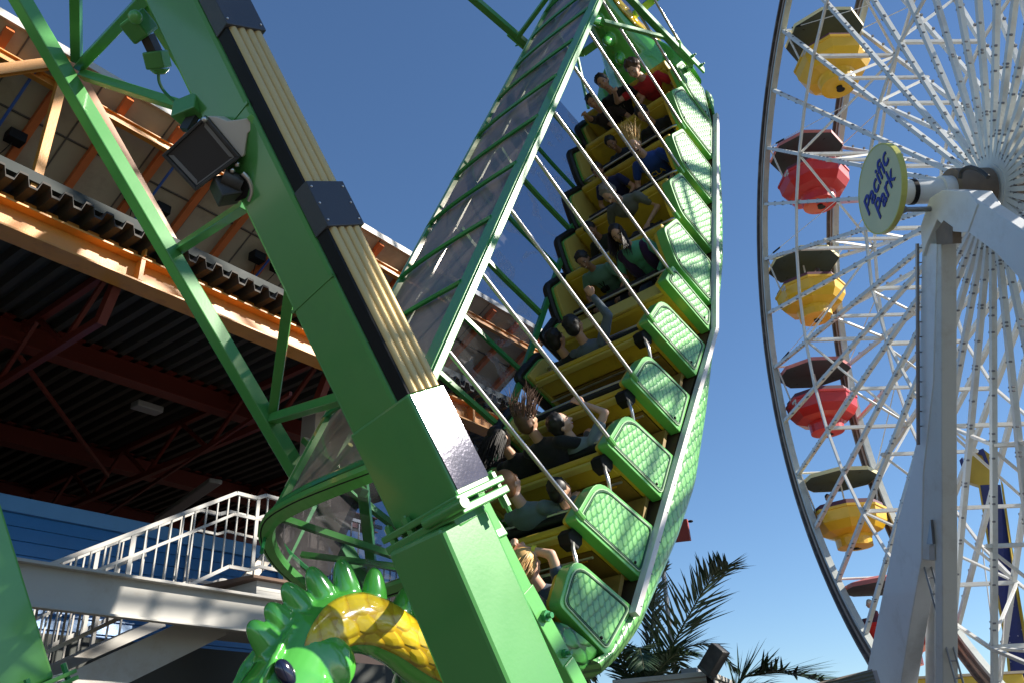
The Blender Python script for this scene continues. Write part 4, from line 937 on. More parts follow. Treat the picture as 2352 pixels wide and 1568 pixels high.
# ---- gondolas
GC = {'yellow': (mat('gondola_yellow', (.74, .43, .01), .4, coat=.2, var=.06, dirt=(.55, .25, .02), damt=.4), mat('roof_edge_cream', (.75, .66, .36), .5)), 'red': (mat('gondola_red', (.52, .012, .008), .4, coat=.15, var=.12, dirt=(.3, .03, .02), damt=.4), mat('roof_edge_red', (.5, .16, .15), .5))}
MAROON = mat('maroon_seat', (.10, .025, .04), .6, var=.2); UNDER = mat('dark_canopy_lining', (.045, .075, .08), .8, var=.25, dirt=(.02, .02, .02), damt=.6)
def octr(r, z, n=8, ph=PI / 8): return [V((r * math.cos(2 * PI * k / n + ph), r * math.sin(2 * PI * k / n + ph), z)) for k in range(n)]
def gondola(col, label, k):
    t = ROT - k * 2 * PI / 20
    piv = WM @ wp(t, 12.95, WID / 2)
    g = empty('gondola', label, 'gondola', M=Matrix.Translation(piv) @ Matrix.Rotation(WAZ, 4, 'Z'), group='gondolas hanging from the ferris wheel')
    body, edge = GC[col]
    mb = MB(); mb.loft([octr(1.28, -.34), octr(1.30, -.22)], smooth=False, cap=False); mb.loft([octr(1.30, -.22), octr(.5, -.02), octr(.05, .02)], smooth=False); mb.build('roof', edge, g)
    mb = MB(); mb.loft([octr(1.27, -.33), octr(.2, -.20)], smooth=False); mb.build('roof_lining', UNDER, g)
    mb = MB()
    for j in range(4):
        an = PI / 4 * j * 2 + PI / 8; mb.beam((.12 * math.cos(an), .12 * math.sin(an), -.235), (.95 * math.cos(an), .95 * math.sin(an), -.325), .03, .03)
    mb.build('roof_spars', BLACK, g)
    for dx in (-1, 1): mb = MB(); mb.beam((1.3 * dx, 0, -.02), (1.05 * dx, 0, -1.5), .045, .045); mb.build('hanger', WT, g)
    mb = MB(); mb.tube([(-1.33, 0, 0), (1.33, 0, 0)], .04, 8); mb.build('pivot_bar', WT, g)
    mb = MB(); mb.tube([(0, 0, -.1), (0, 0, -2.0)], .03, 8); mb.build('centre_pole', WT, g)
    mb = MB()
    mb.loft([octr(1.19, -1.42), octr(1.24, -1.42), octr(1.24, -1.50), octr(1.20, -1.52), octr(1.16, -1.86), octr(.98, -2.12), octr(.62, -2.26)], smooth=False, cap=False)
    mb.loft([octr(.62, -2.26, 24), octr(.58, -2.34, 24), octr(.57, -2.60, 24), octr(.42, -2.62, 24)], smooth=False); mb.loft([octr(1.19, -1.42), octr(1.10, -1.9), octr(.6, -2.1)], smooth=False)
    bw = mb.build('tub', body, g)
    mb = MB(); mb.tube([(.0, 0, -2.622), (0, 0, -2.66)], .10, 12); mb.ell((.1, .12, -2.625), (.14, .12, .006)); mb.build('drain', BLACK, bw)
    mb = MB(); mb.loft([octr(1.14, -1.26), octr(1.02, -1.24), octr(.8, -1.75), octr(.75, -1.76)], smooth=False, cap=False); mb.loft([octr(1.17, -1.42), octr(1.14, -1.26)], smooth=False, cap=False); mb.build('seat_ring', MAROON, g)
    mb = MB()
    for dy in (-.18, .0): mb.box((-1.225, -.55 + dy, -1.68), (-1.19, -.42 + dy, -1.60))
    mb.add([V((-1.20, -.75, -1.78)), V((-1.20, -.58, -1.78)), V((-1.20, -.665, -1.6))], [(0, 1, 2)]); mb.build('pale_decal', WHITEP, bw)
    return g, piv
names = [('yellow', 'yellow octagonal gondola highest in view, nearly seen from underneath', 0), ('red', 'red octagonal gondola level with the round sign on the left of the wheel', 1), ('yellow', 'yellow octagonal gondola just below and left of the round sign', 2), ('red', 'red octagonal gondola between two yellow ones on the lower left rim', 3), ('yellow', 'yellow octagonal gondola with a dark-haired rider, beside the forked leg', 4), ('red', 'red octagonal gondola lowest in view, half hidden by the forked tower leg', 5)]
GP = []
for c, l, k in names: GP.append(gondola(c, l, k)[1])
# ---- tower
tw = empty('wheel_tower', 'pale grey box-section tower with splayed legs that carries the ferris wheel axle', 'tower', M=WM)
TWM = mat('tower_grey_white', (.66, .68, .70), .45, var=.05, dirt=(.36, .32, .27), damt=.45, dscale=.9, coat=.2)
TWM2 = mat('tower_rust_stain', (.42, .38, .33), .6, dirt=(.3, .16, .07), damt=.7, dscale=4)
def onw(off, px, py): q = on(WM, 0, off, px, py); return (q.y, q.z)
fw_ = lambda a, b, t: V((t, a, b))
OT = -1.2
# left leg, main face then depth
left = [onw(OT, *p) for p in ((2118, 560), (2114, 700), (2108, 1000), (2092, 1080), (2060, 1200), (1985, 1568), (1960, 1690), (2052, 1690), (2069, 1568), (2091, 1426), (2116, 1288), (2120, 1086), (2143, 880), (2152, 560))]
mb = MB(); mb.prism(left[::-1], fw_, OT, OT + .42); mb.build('splayed_leg', TWM, tw, bevel=.02)
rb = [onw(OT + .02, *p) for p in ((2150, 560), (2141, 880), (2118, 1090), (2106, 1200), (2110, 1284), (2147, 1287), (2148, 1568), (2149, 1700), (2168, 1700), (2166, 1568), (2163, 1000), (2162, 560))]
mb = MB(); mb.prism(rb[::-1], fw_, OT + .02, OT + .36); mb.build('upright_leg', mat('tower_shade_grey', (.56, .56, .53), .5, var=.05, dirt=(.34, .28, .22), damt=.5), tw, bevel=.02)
mb = MB(); mb.prism([onw(OT + .5, *p) for p in ((2125, 1288), (2146, 1288), (2147, 1700), (2126, 1700))], fw_, OT + .5, OT + .8); mb.build('rear_post', TWM, tw)
mb = MB(); mb.prism([onw(OT - .012, *p) for p in ((2132, 1248), (2146, 1248), (2141, 1192))], fw_, OT - .05, OT + .01); mb.build('weathered_bracket', DSTEEL, tw)
mb = MB(); mb.prism([onw(OT - .006, *p) for p in ((2134, 1252), (2146, 1252), (2147, 1285), (2134, 1285))], fw_, OT - .004, OT + .01); mb.build('stain_plate', TWM2, tw)
# right leg leaning towards the camera side
A_ = [onw(OT, *p) for p in ((2196, 448), (2226, 443), (2352, 527), (2480, 610), (2600, 700), (2600, 850), (2480, 760), (2352, 645), (2293, 581), (2208, 518))]
mb = MB(); mb.prism(A_[::-1], fw_, OT - .05, OT + .28); mb.build('splayed_leg', TWM, tw, bevel=.02)
q = on(WM, 0, OT, 2600, 780); mb = MB(); mb.beam((OT + .2, q.y, q.z), (OT - .3, q.y - 3.5, -13.3), .5, .9, up=(1, 0, 0)); mb.build('leg_extension', TWM, tw)
hd = [onw(OT - .08, *p) for p in ((2135, 455), (2165, 436), (2225, 440), (2245, 470), (2222, 535), (2180, 532), (2152, 505), (2128, 560), (2118, 590), (2114, 520))]
mb = MB(); mb.prism(hd[::-1], fw_, OT - .08, OT + .4); mb.build('tower_head', TWM, tw, bevel=.02)
mb = MB(); mb.prism([onw(OT - .1, *p) for p in ((2148, 532), (2166, 507), (2186, 522), (2187, 560), (2150, 562))], fw_, OT - .09, OT + .1); mb.build('dirty_gusset', RUSTY, tw)
mb = MB(); mb.tube([(-2.0, 0, 0), (-.1, 0, 0)], .27, 26); ax = mb.build('axle_sleeve', TWM, tw)
mb = MB(); mb.tube([(-1.42, 0, 0), (-1.32, 0, 0)], .285, 26); mb.build('axle_band', BLACK, ax)
mb = MB(); mb.tube([(-.75, 0, 0), (-.5, 0, 0)], .34, 26); mb.build('bearing_housing', TWM, tw)
mb = MB(); q0 = on(WM, 0, -1.9, 2072, 482); q1 = on(WM, 0, OT, 2150, 480); mb.tube([V((-1.95, q0.y, q0.z)), V((-1.1, q0.y, q0.z))], .055, 10); mb.tube([V((-1.95, q0.y, q0.z)), V((-1.8, q0.y, q0.z))], [.13, .06], 10); mb.build('sign_strut', DSTEEL, tw)
mb = MB(); mb.tube(smoothlist([on(WM, 0, -.9, *p) for p in ((2205, 410), (2210, 392), (2228, 385), (2252, 393), (2270, 408))], 5), .045, 8); mb.build('feed_hose', DARKM, tw)
mb = MB(); mb.tube([on(WM, 0, OT - .1, 2107, 560), on(WM, 0, OT - .1, 2109, 1020)], .04, 8); pq = [on(WM, 0, OT - .1, 2107 + 0 * k, 570 + k * 34) for k in range(13)]
for p in pq: mb.tube([p, p + V((.12, 0, 0))], .015, 5)
mb.build('conduit_pipe', DSTEEL, tw)
mb = MB()
l0 = on(WM, 0, OT + .1, 2120, 1290); 
for dx in (0, .16): mb.tube([V((OT + .1 + dx, l0.y, l0.z + .3)), V((OT + .1 + dx, l0.y, -13.3))], .022, 6)
for k in range(16): mb.tube([V((OT + .1, l0.y, l0.z - k * .35)), V((OT + .26, l0.y, l0.z - k * .35))], .014, 5)
mb.build('ladder', DSTEEL, tw)
# far-side tower frame behind the wheel, seen through the spokes
for h0, h1 in ((.4, 8.6), (-.4, -8.6)):
    mb = MB(); mb.beam((WID + 1.2, h0, -.2), (WID + 1.2, h1, -13.3), .5, .8, up=(1, 0, 0)); mb.build('splayed_leg', TWM, tw, bevel=.02)
mb = MB(); mb.tube([(WID, 0, 0), (WID + 1.6, 0, 0)], .27, 20); mb.build('axle_sleeve', TWM, tw)
# ---- round sign
SIGN = mat('sign_cream_green', (.52, .54, .32), .5, var=.12, scale=1.2, dirt=(.62, .60, .38), damt=.5, dscale=2)
sg_ = empty('round_sign', 'round pale green sign reading Pacific Park in blue on the end of the wheel axle', 'sign', M=WM @ Matrix.Translation((-2.05, -.04, .06)))
mb = MB(); mb.tube([(-.05, 0, 0), (.06, 0, 0)], .98, 48, smooth=True); dsk = mb.build('disc', SIGN, sg_, bevel=.01)
mb = MB(); mb.loft([[V((x, r * math.cos(2 * PI * k / 48), r * math.sin(2 * PI * k / 48))) for x, r in ((-.055, .955), (-.055, .99), (.065, .99), (.065, .955))] for k in range(49)], cap=False, smooth=False); mb.build('rim_band', mat('sign_rim', (.5, .5, .12), .4), dsk)
TXT = mat('sign_blue_letters', (.02, .03, .25), .5, var=.1)
def text(s, size, M, parent, m, name='lettering', ext=.01, shear=0, offx=0.0):
    cu = bpy.data.curves.new(name, 'FONT'); cu.body = s; cu.size = size; cu.extrude = ext; cu.offset = offx; cu.align_x = 'CENTER'; cu.align_y = 'CENTER'; cu.shear = shear
    o = bpy.data.objects.new(name, cu); COL.objects.link(o); dg = bpy.context.evaluated_depsgraph_get(); me = bpy.data.meshes.new_from_object(o.evaluated_get(dg)); bpy.data.objects.remove(o)
    me.materials.clear(); me.materials.append(m); q = bpy.data.objects.new(name, me); COL.objects.link(q); q.parent = parent; q.matrix_local = M; return q
# letters stand on the face that looks along -x (towards the pier): text x runs along -y, text y along z, turned uphill
bx = Matrix(((0, 0, -1, 0), (-1, 0, 0, 0), (0, 1, 0, 0), (0, 0, 0, 1)))
TR = Matrix.Rotation(R(20), 4, 'Z')
text('Pacific', .60, Matrix.Translation((-.062, 0, 0)) @ bx @ TR @ Matrix.Translation((.0, .19, 0)) @ Matrix.Diagonal((.98, 1, 1, 1)), sg_, TXT, shear=.25, offx=.006)
text('Park', .60, Matrix.Translation((-.062, 0, 0)) @ bx @ TR @ Matrix.Translation((.03, -.28, 0)) @ Matrix.Diagonal((.98, 1, 1, 1)), sg_, TXT, shear=.25, offx=.006)
# ================================================================== THE RIDERS
SK = {k: mat('skin_' + k, c, .5, var=.08, spec=.4) for k, c in (('fair', (.62, .38, .27)), ('tan', (.52, .29, .18)), ('brown', (.34, .18, .11)))}
_cm = {}
def cloth(c, st=False):
    k = tuple(c)
    if k not in _cm: _cm[k] = mat('cloth', c, .85, var=.15, scale=9, bump=.4, bscale=25, sheen=.2)
    return _cm[k]
_hm = {}
def hairm(c):
    k = tuple(c)
    if k not in _hm: _hm[k] = mat('hair', c, .5, var=.35, scale=30)
    return _hm[k]
EYEW = mat('eye_white', (.75, .73, .7), .3); EYED = mat('eye_dark', (.02, .012, .008), .2); LIP = mat('lips', (.35, .09, .07), .5); TEETH = mat('teeth', (.8, .77, .7), .3); MOUTH = mat('open_mouth', (.06, .012, .012), .6)
def cap(mb, p, q, r0, r1, n=10):
    p, q = V(p), V(q); d = q - p; L = d.length
    if L < 1e-4: return
    d.normalize(); x = d.orthogonal().normalized(); y = d.cross(x); rings = []
    for t, rr, o in [(-1, .05, 0), (-.75, .66, 0), (-.35, .94, 0), (0, 1, 0)]: rings.append((p + d * (r0 * t), r0 * rr))
    for t, rr in [(0, 1), (.35, .94), (.75, .66), (1, .05)]: rings.append((q + d * (r1 * t), r1 * rr))
    mb.loft([[c + (x * math.cos(2 * PI * k / n) + y * math.sin(2 * PI * k / n)) * r for k in range(n)] for c, r in rings])
def ik(S, W, l1, l2, hint):
    d = W - S; L = min(d.length, (l1 + l2) * .995); dn = d.normalized(); W = S + dn * L
    a = (l1 * l1 - l2 * l2 + L * L) / (2 * L); h = math.sqrt(max(0, l1 * l1 - a * a)); hn = (hint - dn * hint.dot(dn)).normalized()
    return S + dn * a + hn * h, W
def rider(label, head, f, skin='fair', shirt=(.02, .02, .02), hair=(.02, .012, .008), style='short', lean=8, roll=0, hyaw=0, hpitch=0, hroll=0, sleeve='short', hands=(None, None), k=1.0, face='smile', hdir=None, extra=None, rnd=1, M0=None, grip=True, group='riders seated in the swinging boat', legs=True, pants=(.02, .03, .06)):
    rg = random.Random(rnd)
    FM = M0 if M0 else BM @ Matrix(((f, 0, 0, 0), (0, f, 0, 0), (0, 0, 1, 0), (0, 0, 0, 1)))       # rider axes: x forward, y left, z up
    UB = Matrix.Rotation(R(roll), 4, 'X') @ Matrix.Rotation(R(lean), 4, 'Y')
    if M0: org = V(head)
    else:
        hl = V(head); off = UB @ V((.02, 0, .73 * k)); hl2 = V((hl.x * f, hl.y * f, hl.z)); org = hl2 - off
    W = FM @ Matrix.Translation(org)                        # rider local -> world
    def inv(pb): q = V((pb[0] * f, pb[1] * f, pb[2])); return q - org
    def U(x, y, z): return UB @ (V((x, y, z)) * k)
    body = MB(); top = MB(); leg = MB(); g = .013
    # torso
    tor = [((-.02, 0, .02), (.125, .165, .11)), ((-.015, 0, .14), (.10, .145, .13)), ((-.01, 0, .27), (.105, .155, .14)), ((0, 0, .38), (.11, .18, .12)), ((-.005, 0, .45), (.085, .175, .06))]
    UR = UB.to_3x3()
    for c, r in tor:
        body.ell(U(*c), V(r) * k, UR, 14, 10); top.ell(U(*c), (V(r) + V((g,) * 3)) * k, UR, 16, 10)
    cap(body, U(-.005, 0, .46), U(.015, 0, .62), .056 * k, .05 * k); cap(top, U(-.005, 0, .46), U(.0, 0, .50), .072 * k, .066 * k)
    # head
    HM = UB @ Matrix.Translation(V((.015, 0, .62)) * k) @ Matrix.Rotation(R(hyaw), 4, 'Z') @ Matrix.Rotation(R(hpitch), 4, 'Y') @ Matrix.Rotation(R(hroll), 4, 'X')
    HR = HM.to_3x3()
    def H(x, y, z): return HM @ (V((x, y, z)) * k)
    for c, r in [((.0, 0, .13), (.098, .078, .108)), ((.035, 0, .065), (.066, .056, .062)), ((.06, 0, .03), (.035, .033, .025)), ((.045, 0, .10), (.058, .068, .05))]:
        body.ell(H(*c), V(r) * k, HR, 18, 12)
    cap(body, H(.098, 0, .115), H(.118, 0, .082), .010 * k, .014 * k, 8)
    for y in (-1, 1):
        body.ell(H(-.005, .078 * y, .10), V((.018, .011, .03)) * k, HR, 10, 8); body.ell(H(.085, .028 * y, .128), V((.016, .022, .010)) * k, HR, 10, 6)
        body.ell(H(.07, .045 * y, .085), V((.025, .02, .02)) * k, HR, 10, 6)
    # arms and hands
    for si, y in ((0, 1), (1, -1)):                         # left, right
        S = U(-.005, .185 * y, .45); tgt = hands[si]
        if tgt is None: Wr = V((.36, .20 * y, .16)) * k
        elif len(tgt) == 6: Wr = inv(on(BM, 0, tgt[2], tgt[0], tgt[1]))
        elif abs(tgt[0]) > 9: Wr = inv(on(BM, 0, tgt[2], tgt[0], tgt[1]))
        else: Wr = V(tgt) * k
        hint = V((-.25, y * .8, -.7)) if tgt is None or Wr.z < .45 else V((.1, y * 1.0, -.25))
        if tgt is not None and len(tgt) == 6:
            E_ = inv(on(BM, 0, tgt[5], tgt[3], tgt[4]))
            E_ = S + (E_ - S).normalized() * min(.31, (E_ - S).length); Wr = E_ + (Wr - E_).normalized() * .25
        else: E_, Wr = ik(S, Wr, .285 * k, .255 * k, hint)
        cap(body, S, E_, .052 * k, .038 * k); cap(body, E_, Wr, .039 * k, .025 * k)
        cap(top, S, S.lerp(E_, .55), .064 * k, .060 * k)
        if sleeve == 'long': cap(top, S, E_, .064 * k, .05 * k); cap(top, E_, E_.lerp(Wr, .93), .051 * k, .038 * k)
        d = (Wr - E_).normalized(); side = d.cross(V((0, 0, 1))); side = side.normalized() if side.length > .1 else V((0, 1, 0)); nrm = side.cross(d)
        PMx = Matrix((d, side, nrm)).transposed()
        body.ell(Wr + d * .045 * k, V((.048, .04, .017)) * k, PMx, 12, 8)
        curl = 1.0 if (tgt is None or grip) else .35
        for j, (o, L) in enumerate(((-.030, .062), (-.010, .074), (.011, .070), (.030, .055))):
            b = Wr + (d * .082 + side * o) * k; d1 = (d * math.cos(curl * .7) - nrm * math.sin(curl * .7)).normalized(); m = b + d1 * L * .5 * k
            d2 = (d * math.cos(curl * 1.9) - nrm * math.sin(curl * 1.9)).normalized(); cap(body, b, m, .0095 * k, .009 * k, 6); cap(body, m, m + d2 * L * .45 * k, .009 * k, .0075 * k, 6)
        tb = Wr + (d * .02 - side * y * .032) * k; t1 = tb + (d * .03 - side * y * .022 - nrm * .008) * k; cap(body, tb, t1, .013 * k, .011 * k, 6); cap(body, t1, t1 + (d * .028 - nrm * .012 * curl) * k, .0105 * k, .009 * k, 6)
    # legs
    for y in (-1, 1):
        hp = V((.02, .09 * y, -.03)) * k; kn = V((.34, .12 * y, .01)) * k; an = V((.36, .12 * y, -.26)) * k
        for m, gg in ((body, 0), (leg, .012)):
            cap(m, hp, kn, (.078 + gg) * k, (.055 + gg) * k); cap(m, kn, an, (.052 + gg) * k, (.038 + gg) * k)
    leg.ell(V((-.02, 0, -.02)) * k, V((.14, .18, .11)) * k, None, 14, 10)
    me = remesh(body, .0105, 2); bo = mesh_obj('person', me, SK[skin]); bo.matrix_world = W
    tag(bo, label, 'person', group)
    tm = remesh(top, .016, 3); mesh_obj('shirt', tm, cloth(shirt), bo)
    if legs: lm_ = remesh(leg, .018, 2); mesh_obj('trousers', lm_, cloth(pants), bo)
    # face
    for y in (-1, 1):
        e = MB(); e.ell(H(.0905, .031 * y, .118), V((.008, .0135, .0085)) * k, HR, 12, 8); e.cm = 1; e.ell(H(.0955, .031 * y, .118), V((.005, .007, .0075)) * k, HR, 10, 6); e.build('eye', [EYEW, EYED], bo)
        b = MB(); b.tube([H(.099, .014 * y, .136), H(.101, .030 * y, .142), H(.089, .050 * y, .137)], [.003 * k, .0045 * k, .002 * k], 5); b.build('eyebrow', hairm(hair), bo)
    mo = MB()
    if face == 'open':
        mo.ell(H(.094, 0, .045), V((.010, .020, .017)) * k, HR, 12, 8); mo.cm = 1; mo.ell(H(.099, 0, .055), V((.007, .016, .005)) * k, HR, 10, 6); mo.build('mouth', [MOUTH, TEETH], bo)
    elif face == 'smile':
        mo.tube([H(.086, -.027, .060), H(.098, -.014, .049), H(.1005, 0, .046), H(.098, .014, .049), H(.086, .027, .060)], .006 * k, 6); mo.cm = 1; mo.ell(H(.100, 0, .0515), V((.005, .018, .0045)) * k, HR, 10, 6); mo.build('mouth', [LIP, TEETH], bo)
    else: mo.ell(H(.098, 0, .049), V((.006, .018, .005)) * k, HR, 10, 6); mo.build('mouth', LIP, bo)
    # hair
    hb = MB(); hb.ell(H(-.014, 0, .148), V((.098, .089, .105)) * k, HR, 20, 14); hb.ell(H(-.045, 0, .10), V((.068, .080, .085)) * k, HR, 16, 10)
    if style in ('curly', 'short', 'messy'):
        n_ = 90 if style == 'curly' else 46
        for _ in range(n_):
            a, b = rg.uniform(0, 2 * PI), rg.uniform(-.1, 1); x, yy = math.cos(a) * math.sqrt(max(0, 1 - b * b)), math.sin(a) * math.sqrt(max(0, 1 - b * b))
            if x > .55 and b < .55: continue
            p = H(-.014 + .095 * x, .086 * yy, .148 + .1 * b); r = rg.uniform(.012, .024) * (1.25 if style == 'curly' else .8) * k; hb.ell(p, (r, r, r * rg.uniform(.7, 1.3)), None, 7, 5)
    hm = remesh(hb, .011, 1); ho = mesh_obj('hair', hm, hairm(hair), bo)
    if style in ('long', 'pony', 'flying', 'bob'):
        Wi = W.to_3x3().inverted(); gd = (Wi @ V(hdir if hdir else (0, 0, -1))).normalized()
        n_ = {'long': 240, 'pony': 110, 'flying': 120, 'bob': 150}[style]; Lh = {'long': .34, 'pony': .26, 'flying': .27, 'bob': .15}[style]
        st_ = MB()
        for _ in range(n_):
            if style == 'pony': root = H(-.105 + rg.uniform(-.012, .012), rg.uniform(-.02, .02), .15 + rg.uniform(-.02, .02))
            elif style == 'flying':
                a = rg.uniform(-.9, 2 * PI); root = H(-.01 + .08 * math.cos(a), .08 * math.sin(a), .17 + rg.uniform(-.06, .06))
            else:
                a = rg.uniform(1.15, 2 * PI - 1.15); root = H(-.014 + .092 * math.cos(a), .084 * math.sin(a), .145 + rg.uniform(-.05, .06))
            cen = H(-.014, 0, .12); outv = (root - cen).normalized(); L = Lh * rg.uniform(.6, 1.1) * k; cur = V((rg.uniform(-1, 1), rg.uniform(-1, 1), rg.uniform(-1, 1))) * (.9 if style == 'flying' else .22)
            pts = [root - outv * .01]; d = (outv * (.75 if style == 'flying' else .25) + gd * .6).normalized(); q = root
            for j in range(6):
                t = j / 5; d = (d * (1 - .4) + (gd + cur * t) * .45).normalized(); q = q + d * L / 6; pts.append(q)
            r0 = rg.uniform(.0030, .0062) * k; st_.tube(pts, [r0, r0 * 1.1, r0, r0 * .9, r0 * .7, r0 * .45, r0 * .15], 5)
        st_.build('hair_strands', hairm(hair), ho if 0 else bo)
    if extra: extra(bo, U, H, k)
    return bo
def hd(px, py, s): p = on(BM, 0, s, px, py); return p
def shirt_text(word, col, z=.30, size=.10, dx=.128):
    def fn(bo, U, H, k):
        o = U(dx, 0, z); ux = (U(0, 1, 0) - U(0, 0, 0)).normalized(); uz = (U(0, 0, 1) - U(0, 0, 0)).normalized(); ux_n = ux; n = ux_n.cross(uz)
        M = Matrix((ux, uz, n)).transposed().to_4x4(); M.translation = o
        text(word, size, M, bo, mat('print_' + word.lower(), col, .7), name='shirt_print', ext=.004)
    return fn
upw = (0, .05, 1)
rider('man with curly hair and a red T-shirt reaching out in the topmost row', hd(1455, 160, 3.66), -1, 'fair', (.50, .015, .02), (.10, .05, .025), 'curly', lean=12, hyaw=-10, hpitch=-6, hands=(None, (1412, 212, 3.45)), face='none', k=1.05, rnd=3)
rider('dark-haired boy in a black printed T-shirt beside the man in red, top row', hd(1385, 191, 3.66), -1, 'tan', (.010, .010, .011), (.012, .008, .006), 'short', lean=10, hyaw=16, hpitch=-14, face='none', k=.98, rnd=4, extra=shirt_text('/// /', (.18, .18, .17), size=.08))
rider('rider raising a fist at the far end of the topmost row, head mostly hidden', hd(1362, 236, 3.60), -1, 'tan', (.03, .02, .02), (.015, .01, .008), 'short', lean=8, hyaw=15, hpitch=-10, hands=(None, (1342, 262, 3.25)), k=.95, rnd=5)
rider('laughing rider in black T-shirt with white letters in the second row', hd(1478, 264, 2.98), -1, 'tan', (.012, .012, .013), (.02, .012, .01), 'short', lean=12, hyaw=10, hpitch=-6, face='open', rnd=6, extra=shirt_text('TY', (.7, .7, .68), z=.40, size=.12, dx=.132))
rider('child in a dark blue top gripping the bar, far end of second row', hd(1405, 331, 3.0), -1, 'brown', (.015, .03, .06), (.012, .01, .01), 'messy', lean=10, k=.86, hyaw=14, hpitch=-8, rnd=7)
rider('girl in a blue T-shirt screaming with blonde hair flying straight up', hd(1458, 336, 2.2), -1, 'fair', (.012, .055, .28), (.62, .40, .14), 'flying', lean=8, hyaw=18, hpitch=-20, face='open', hdir=(-.05, -.15, 1), k=.97, rnd=8, extra=shirt_text('UCLA', (.75, .50, .03), z=.27, size=.105, dx=.128))
rider('ruddy-faced child in a navy T-shirt leaning sideways in the third row', hd(1372, 397, 2.18), -1, 'tan', (.008, .015, .09), (.05, .03, .02), 'messy', lean=10, hyaw=12, hpitch=-12, hroll=-10, k=.85, rnd=9)
rider('grey-haired older man in a grey striped T-shirt looking down, fourth row', hd(1399, 443, 1.42), -1, 'fair', (.13, .14, .12), (.22, .20, .18), 'short', lean=18, hyaw=-6, hpitch=4, face='none', k=1.04, rnd=10)
rider('dark-haired child in dark clothes in shadow at the far end of the fourth row', hd(1358, 530, 1.35), -1, 'brown', (.02, .025, .02), (.012, .01, .01), 'short', lean=8, hyaw=14, hpitch=-8, k=.84, rnd=11)
def jacket(bo, U, H, k):
    mb = MB()
    for y in (-1, 1):
        mb.ell(U(.03, .135 * y, .25), V((.125, .085, .26)) * k, None, 14, 10); mb.ell(U(.0, .17 * y, .42), V((.09, .075, .09)) * k, None, 12, 8)
    mesh_obj('jacket', remesh(mb, .014, 3), cloth((.035, .012, .06)), bo)
rider('smiling dark-haired girl in a mint green top and purple jacket', hd(1420, 541, .58), -1, 'tan', (.10, .40, .24), (.015, .008, .008), 'long', lean=6, hyaw=18, hpitch=-14, sleeve='long', hdir=(.1, .1, -1), k=.98, rnd=12, extra=jacket)
def camstrap(bo, U, H, k):
    mb = MB(); mb.tube([U(-.02, .07, .5), U(.09, .06, .44), U(.135, .01, .28)], .006, 5); mb.tube([U(-.02, -.07, .5), U(.09, -.06, .44), U(.135, -.01, .28)], .006, 5); mb.build('strap', BLACK, bo)
    mb = MB(); c = U(.16, 0, .26); mb.box(c - V((.02, .05, .03)), c + V((.02, .05, .03))); mb.tube([c, c + V((.05, 0, 0))], .026, 12); mb.build('camera', BLACK, bo, bevel=.004)
rider('boy with a camera strapped round his neck over a pale green shirt', hd(1340, 600, .52), -1, 'brown', (.12, .26, .2), (.012, .01, .01), 'short', lean=8, hyaw=12, hpitch=-6, k=.9, rnd=13, extra=camstrap)
rider('person in a grey-blue hoodie raising a fist, seen from behind', hd(1316, 752, -.80), 1, 'tan', (.10, .13, .16), (.012, .01, .01), 'short', lean=6, hpitch=16, sleeve='long', hands=(None, (1361, 680, -.62)), k=1.02, rnd=14)
rider('black-haired person in a black top next to the grey-blue hoodie', hd(1274, 784, -.82), 1, 'tan', (.008, .008, .008), (.008, .006, .006), 'short', lean=6, hyaw=-10, hpitch=16, k=1.0, rnd=15)
rider('person with long black hair and black top beside the windblown brown-haired rider', hd(1146, 1010, -2.42), 1, 'tan', (.008, .008, .008), (.008, .006, .006), 'long', lean=7, hpitch=14, hdir=(-.3, -.3, -1), k=1.02, rnd=16)
rider('person with windblown brown hair and black jacket in the middle of a lower row', hd(1208, 972, -2.42), 1, 'tan', (.009, .009, .009), (.11, .05, .025), 'flying', lean=7, hpitch=14, sleeve='long', hdir=(.1, -.1, .9), k=1.0, rnd=17)
rider('boy in a dark cap and pale grey shirt raising one hand to his cap', hd(1287, 974, -2.36), 1, 'fair', (.20, .24, .25), (.012, .01, .01), 'short', lean=6, hyaw=-50, sleeve='short', hands=(None, (1338, 925, -2.1)), k=.97, rnd=18, grip=False)
rider('woman with a light brown ponytail and grey-blue hoodie, seen from behind', hd(1166, 1116, -3.18), 1, 'fair', (.11, .16, .17), (.30, .13, .05), 'pony', lean=10, hyaw=0, hpitch=14, sleeve='long', hdir=(-.6, -.5, -.5), k=1.02, rnd=19)
rider('dark-haired child in pale blue denim sleeves leaning on the bar', hd(1281, 1130, -3.18), 1, 'tan', (.14, .17, .30), (.012, .009, .008), 'short', lean=14, hyaw=-20, hpitch=16, sleeve='long', k=.9, rnd=20)
def band(bo, U, H, k):
    Wi = bo.matrix_world.inverted(); a = Wi @ BM @ on(BM, 0, -3.86, 1222, 1262); b = Wi @ BM @ on(BM, 0, -3.86, 1230, 1263)
    mb = MB(); mb.tube([a, b], .036, 14); mb.build('wristband', mat('band_yellow', (.7, .62, .05), .5), bo)
s9 = rider('woman with blonde hair holding both hands over her head in the lowest row', hd(1206, 1302, -4.0), 1, 'fair', (.03, .05, .09), (.60, .36, .13), 'bob', lean=12, hpitch=20, hands=((1170, 1265, -3.85), (1216, 1262, -3.85, 1266, 1272, -3.9)), hdir=(-.3, -.5, -.6), k=1.0, rnd=21, extra=band)
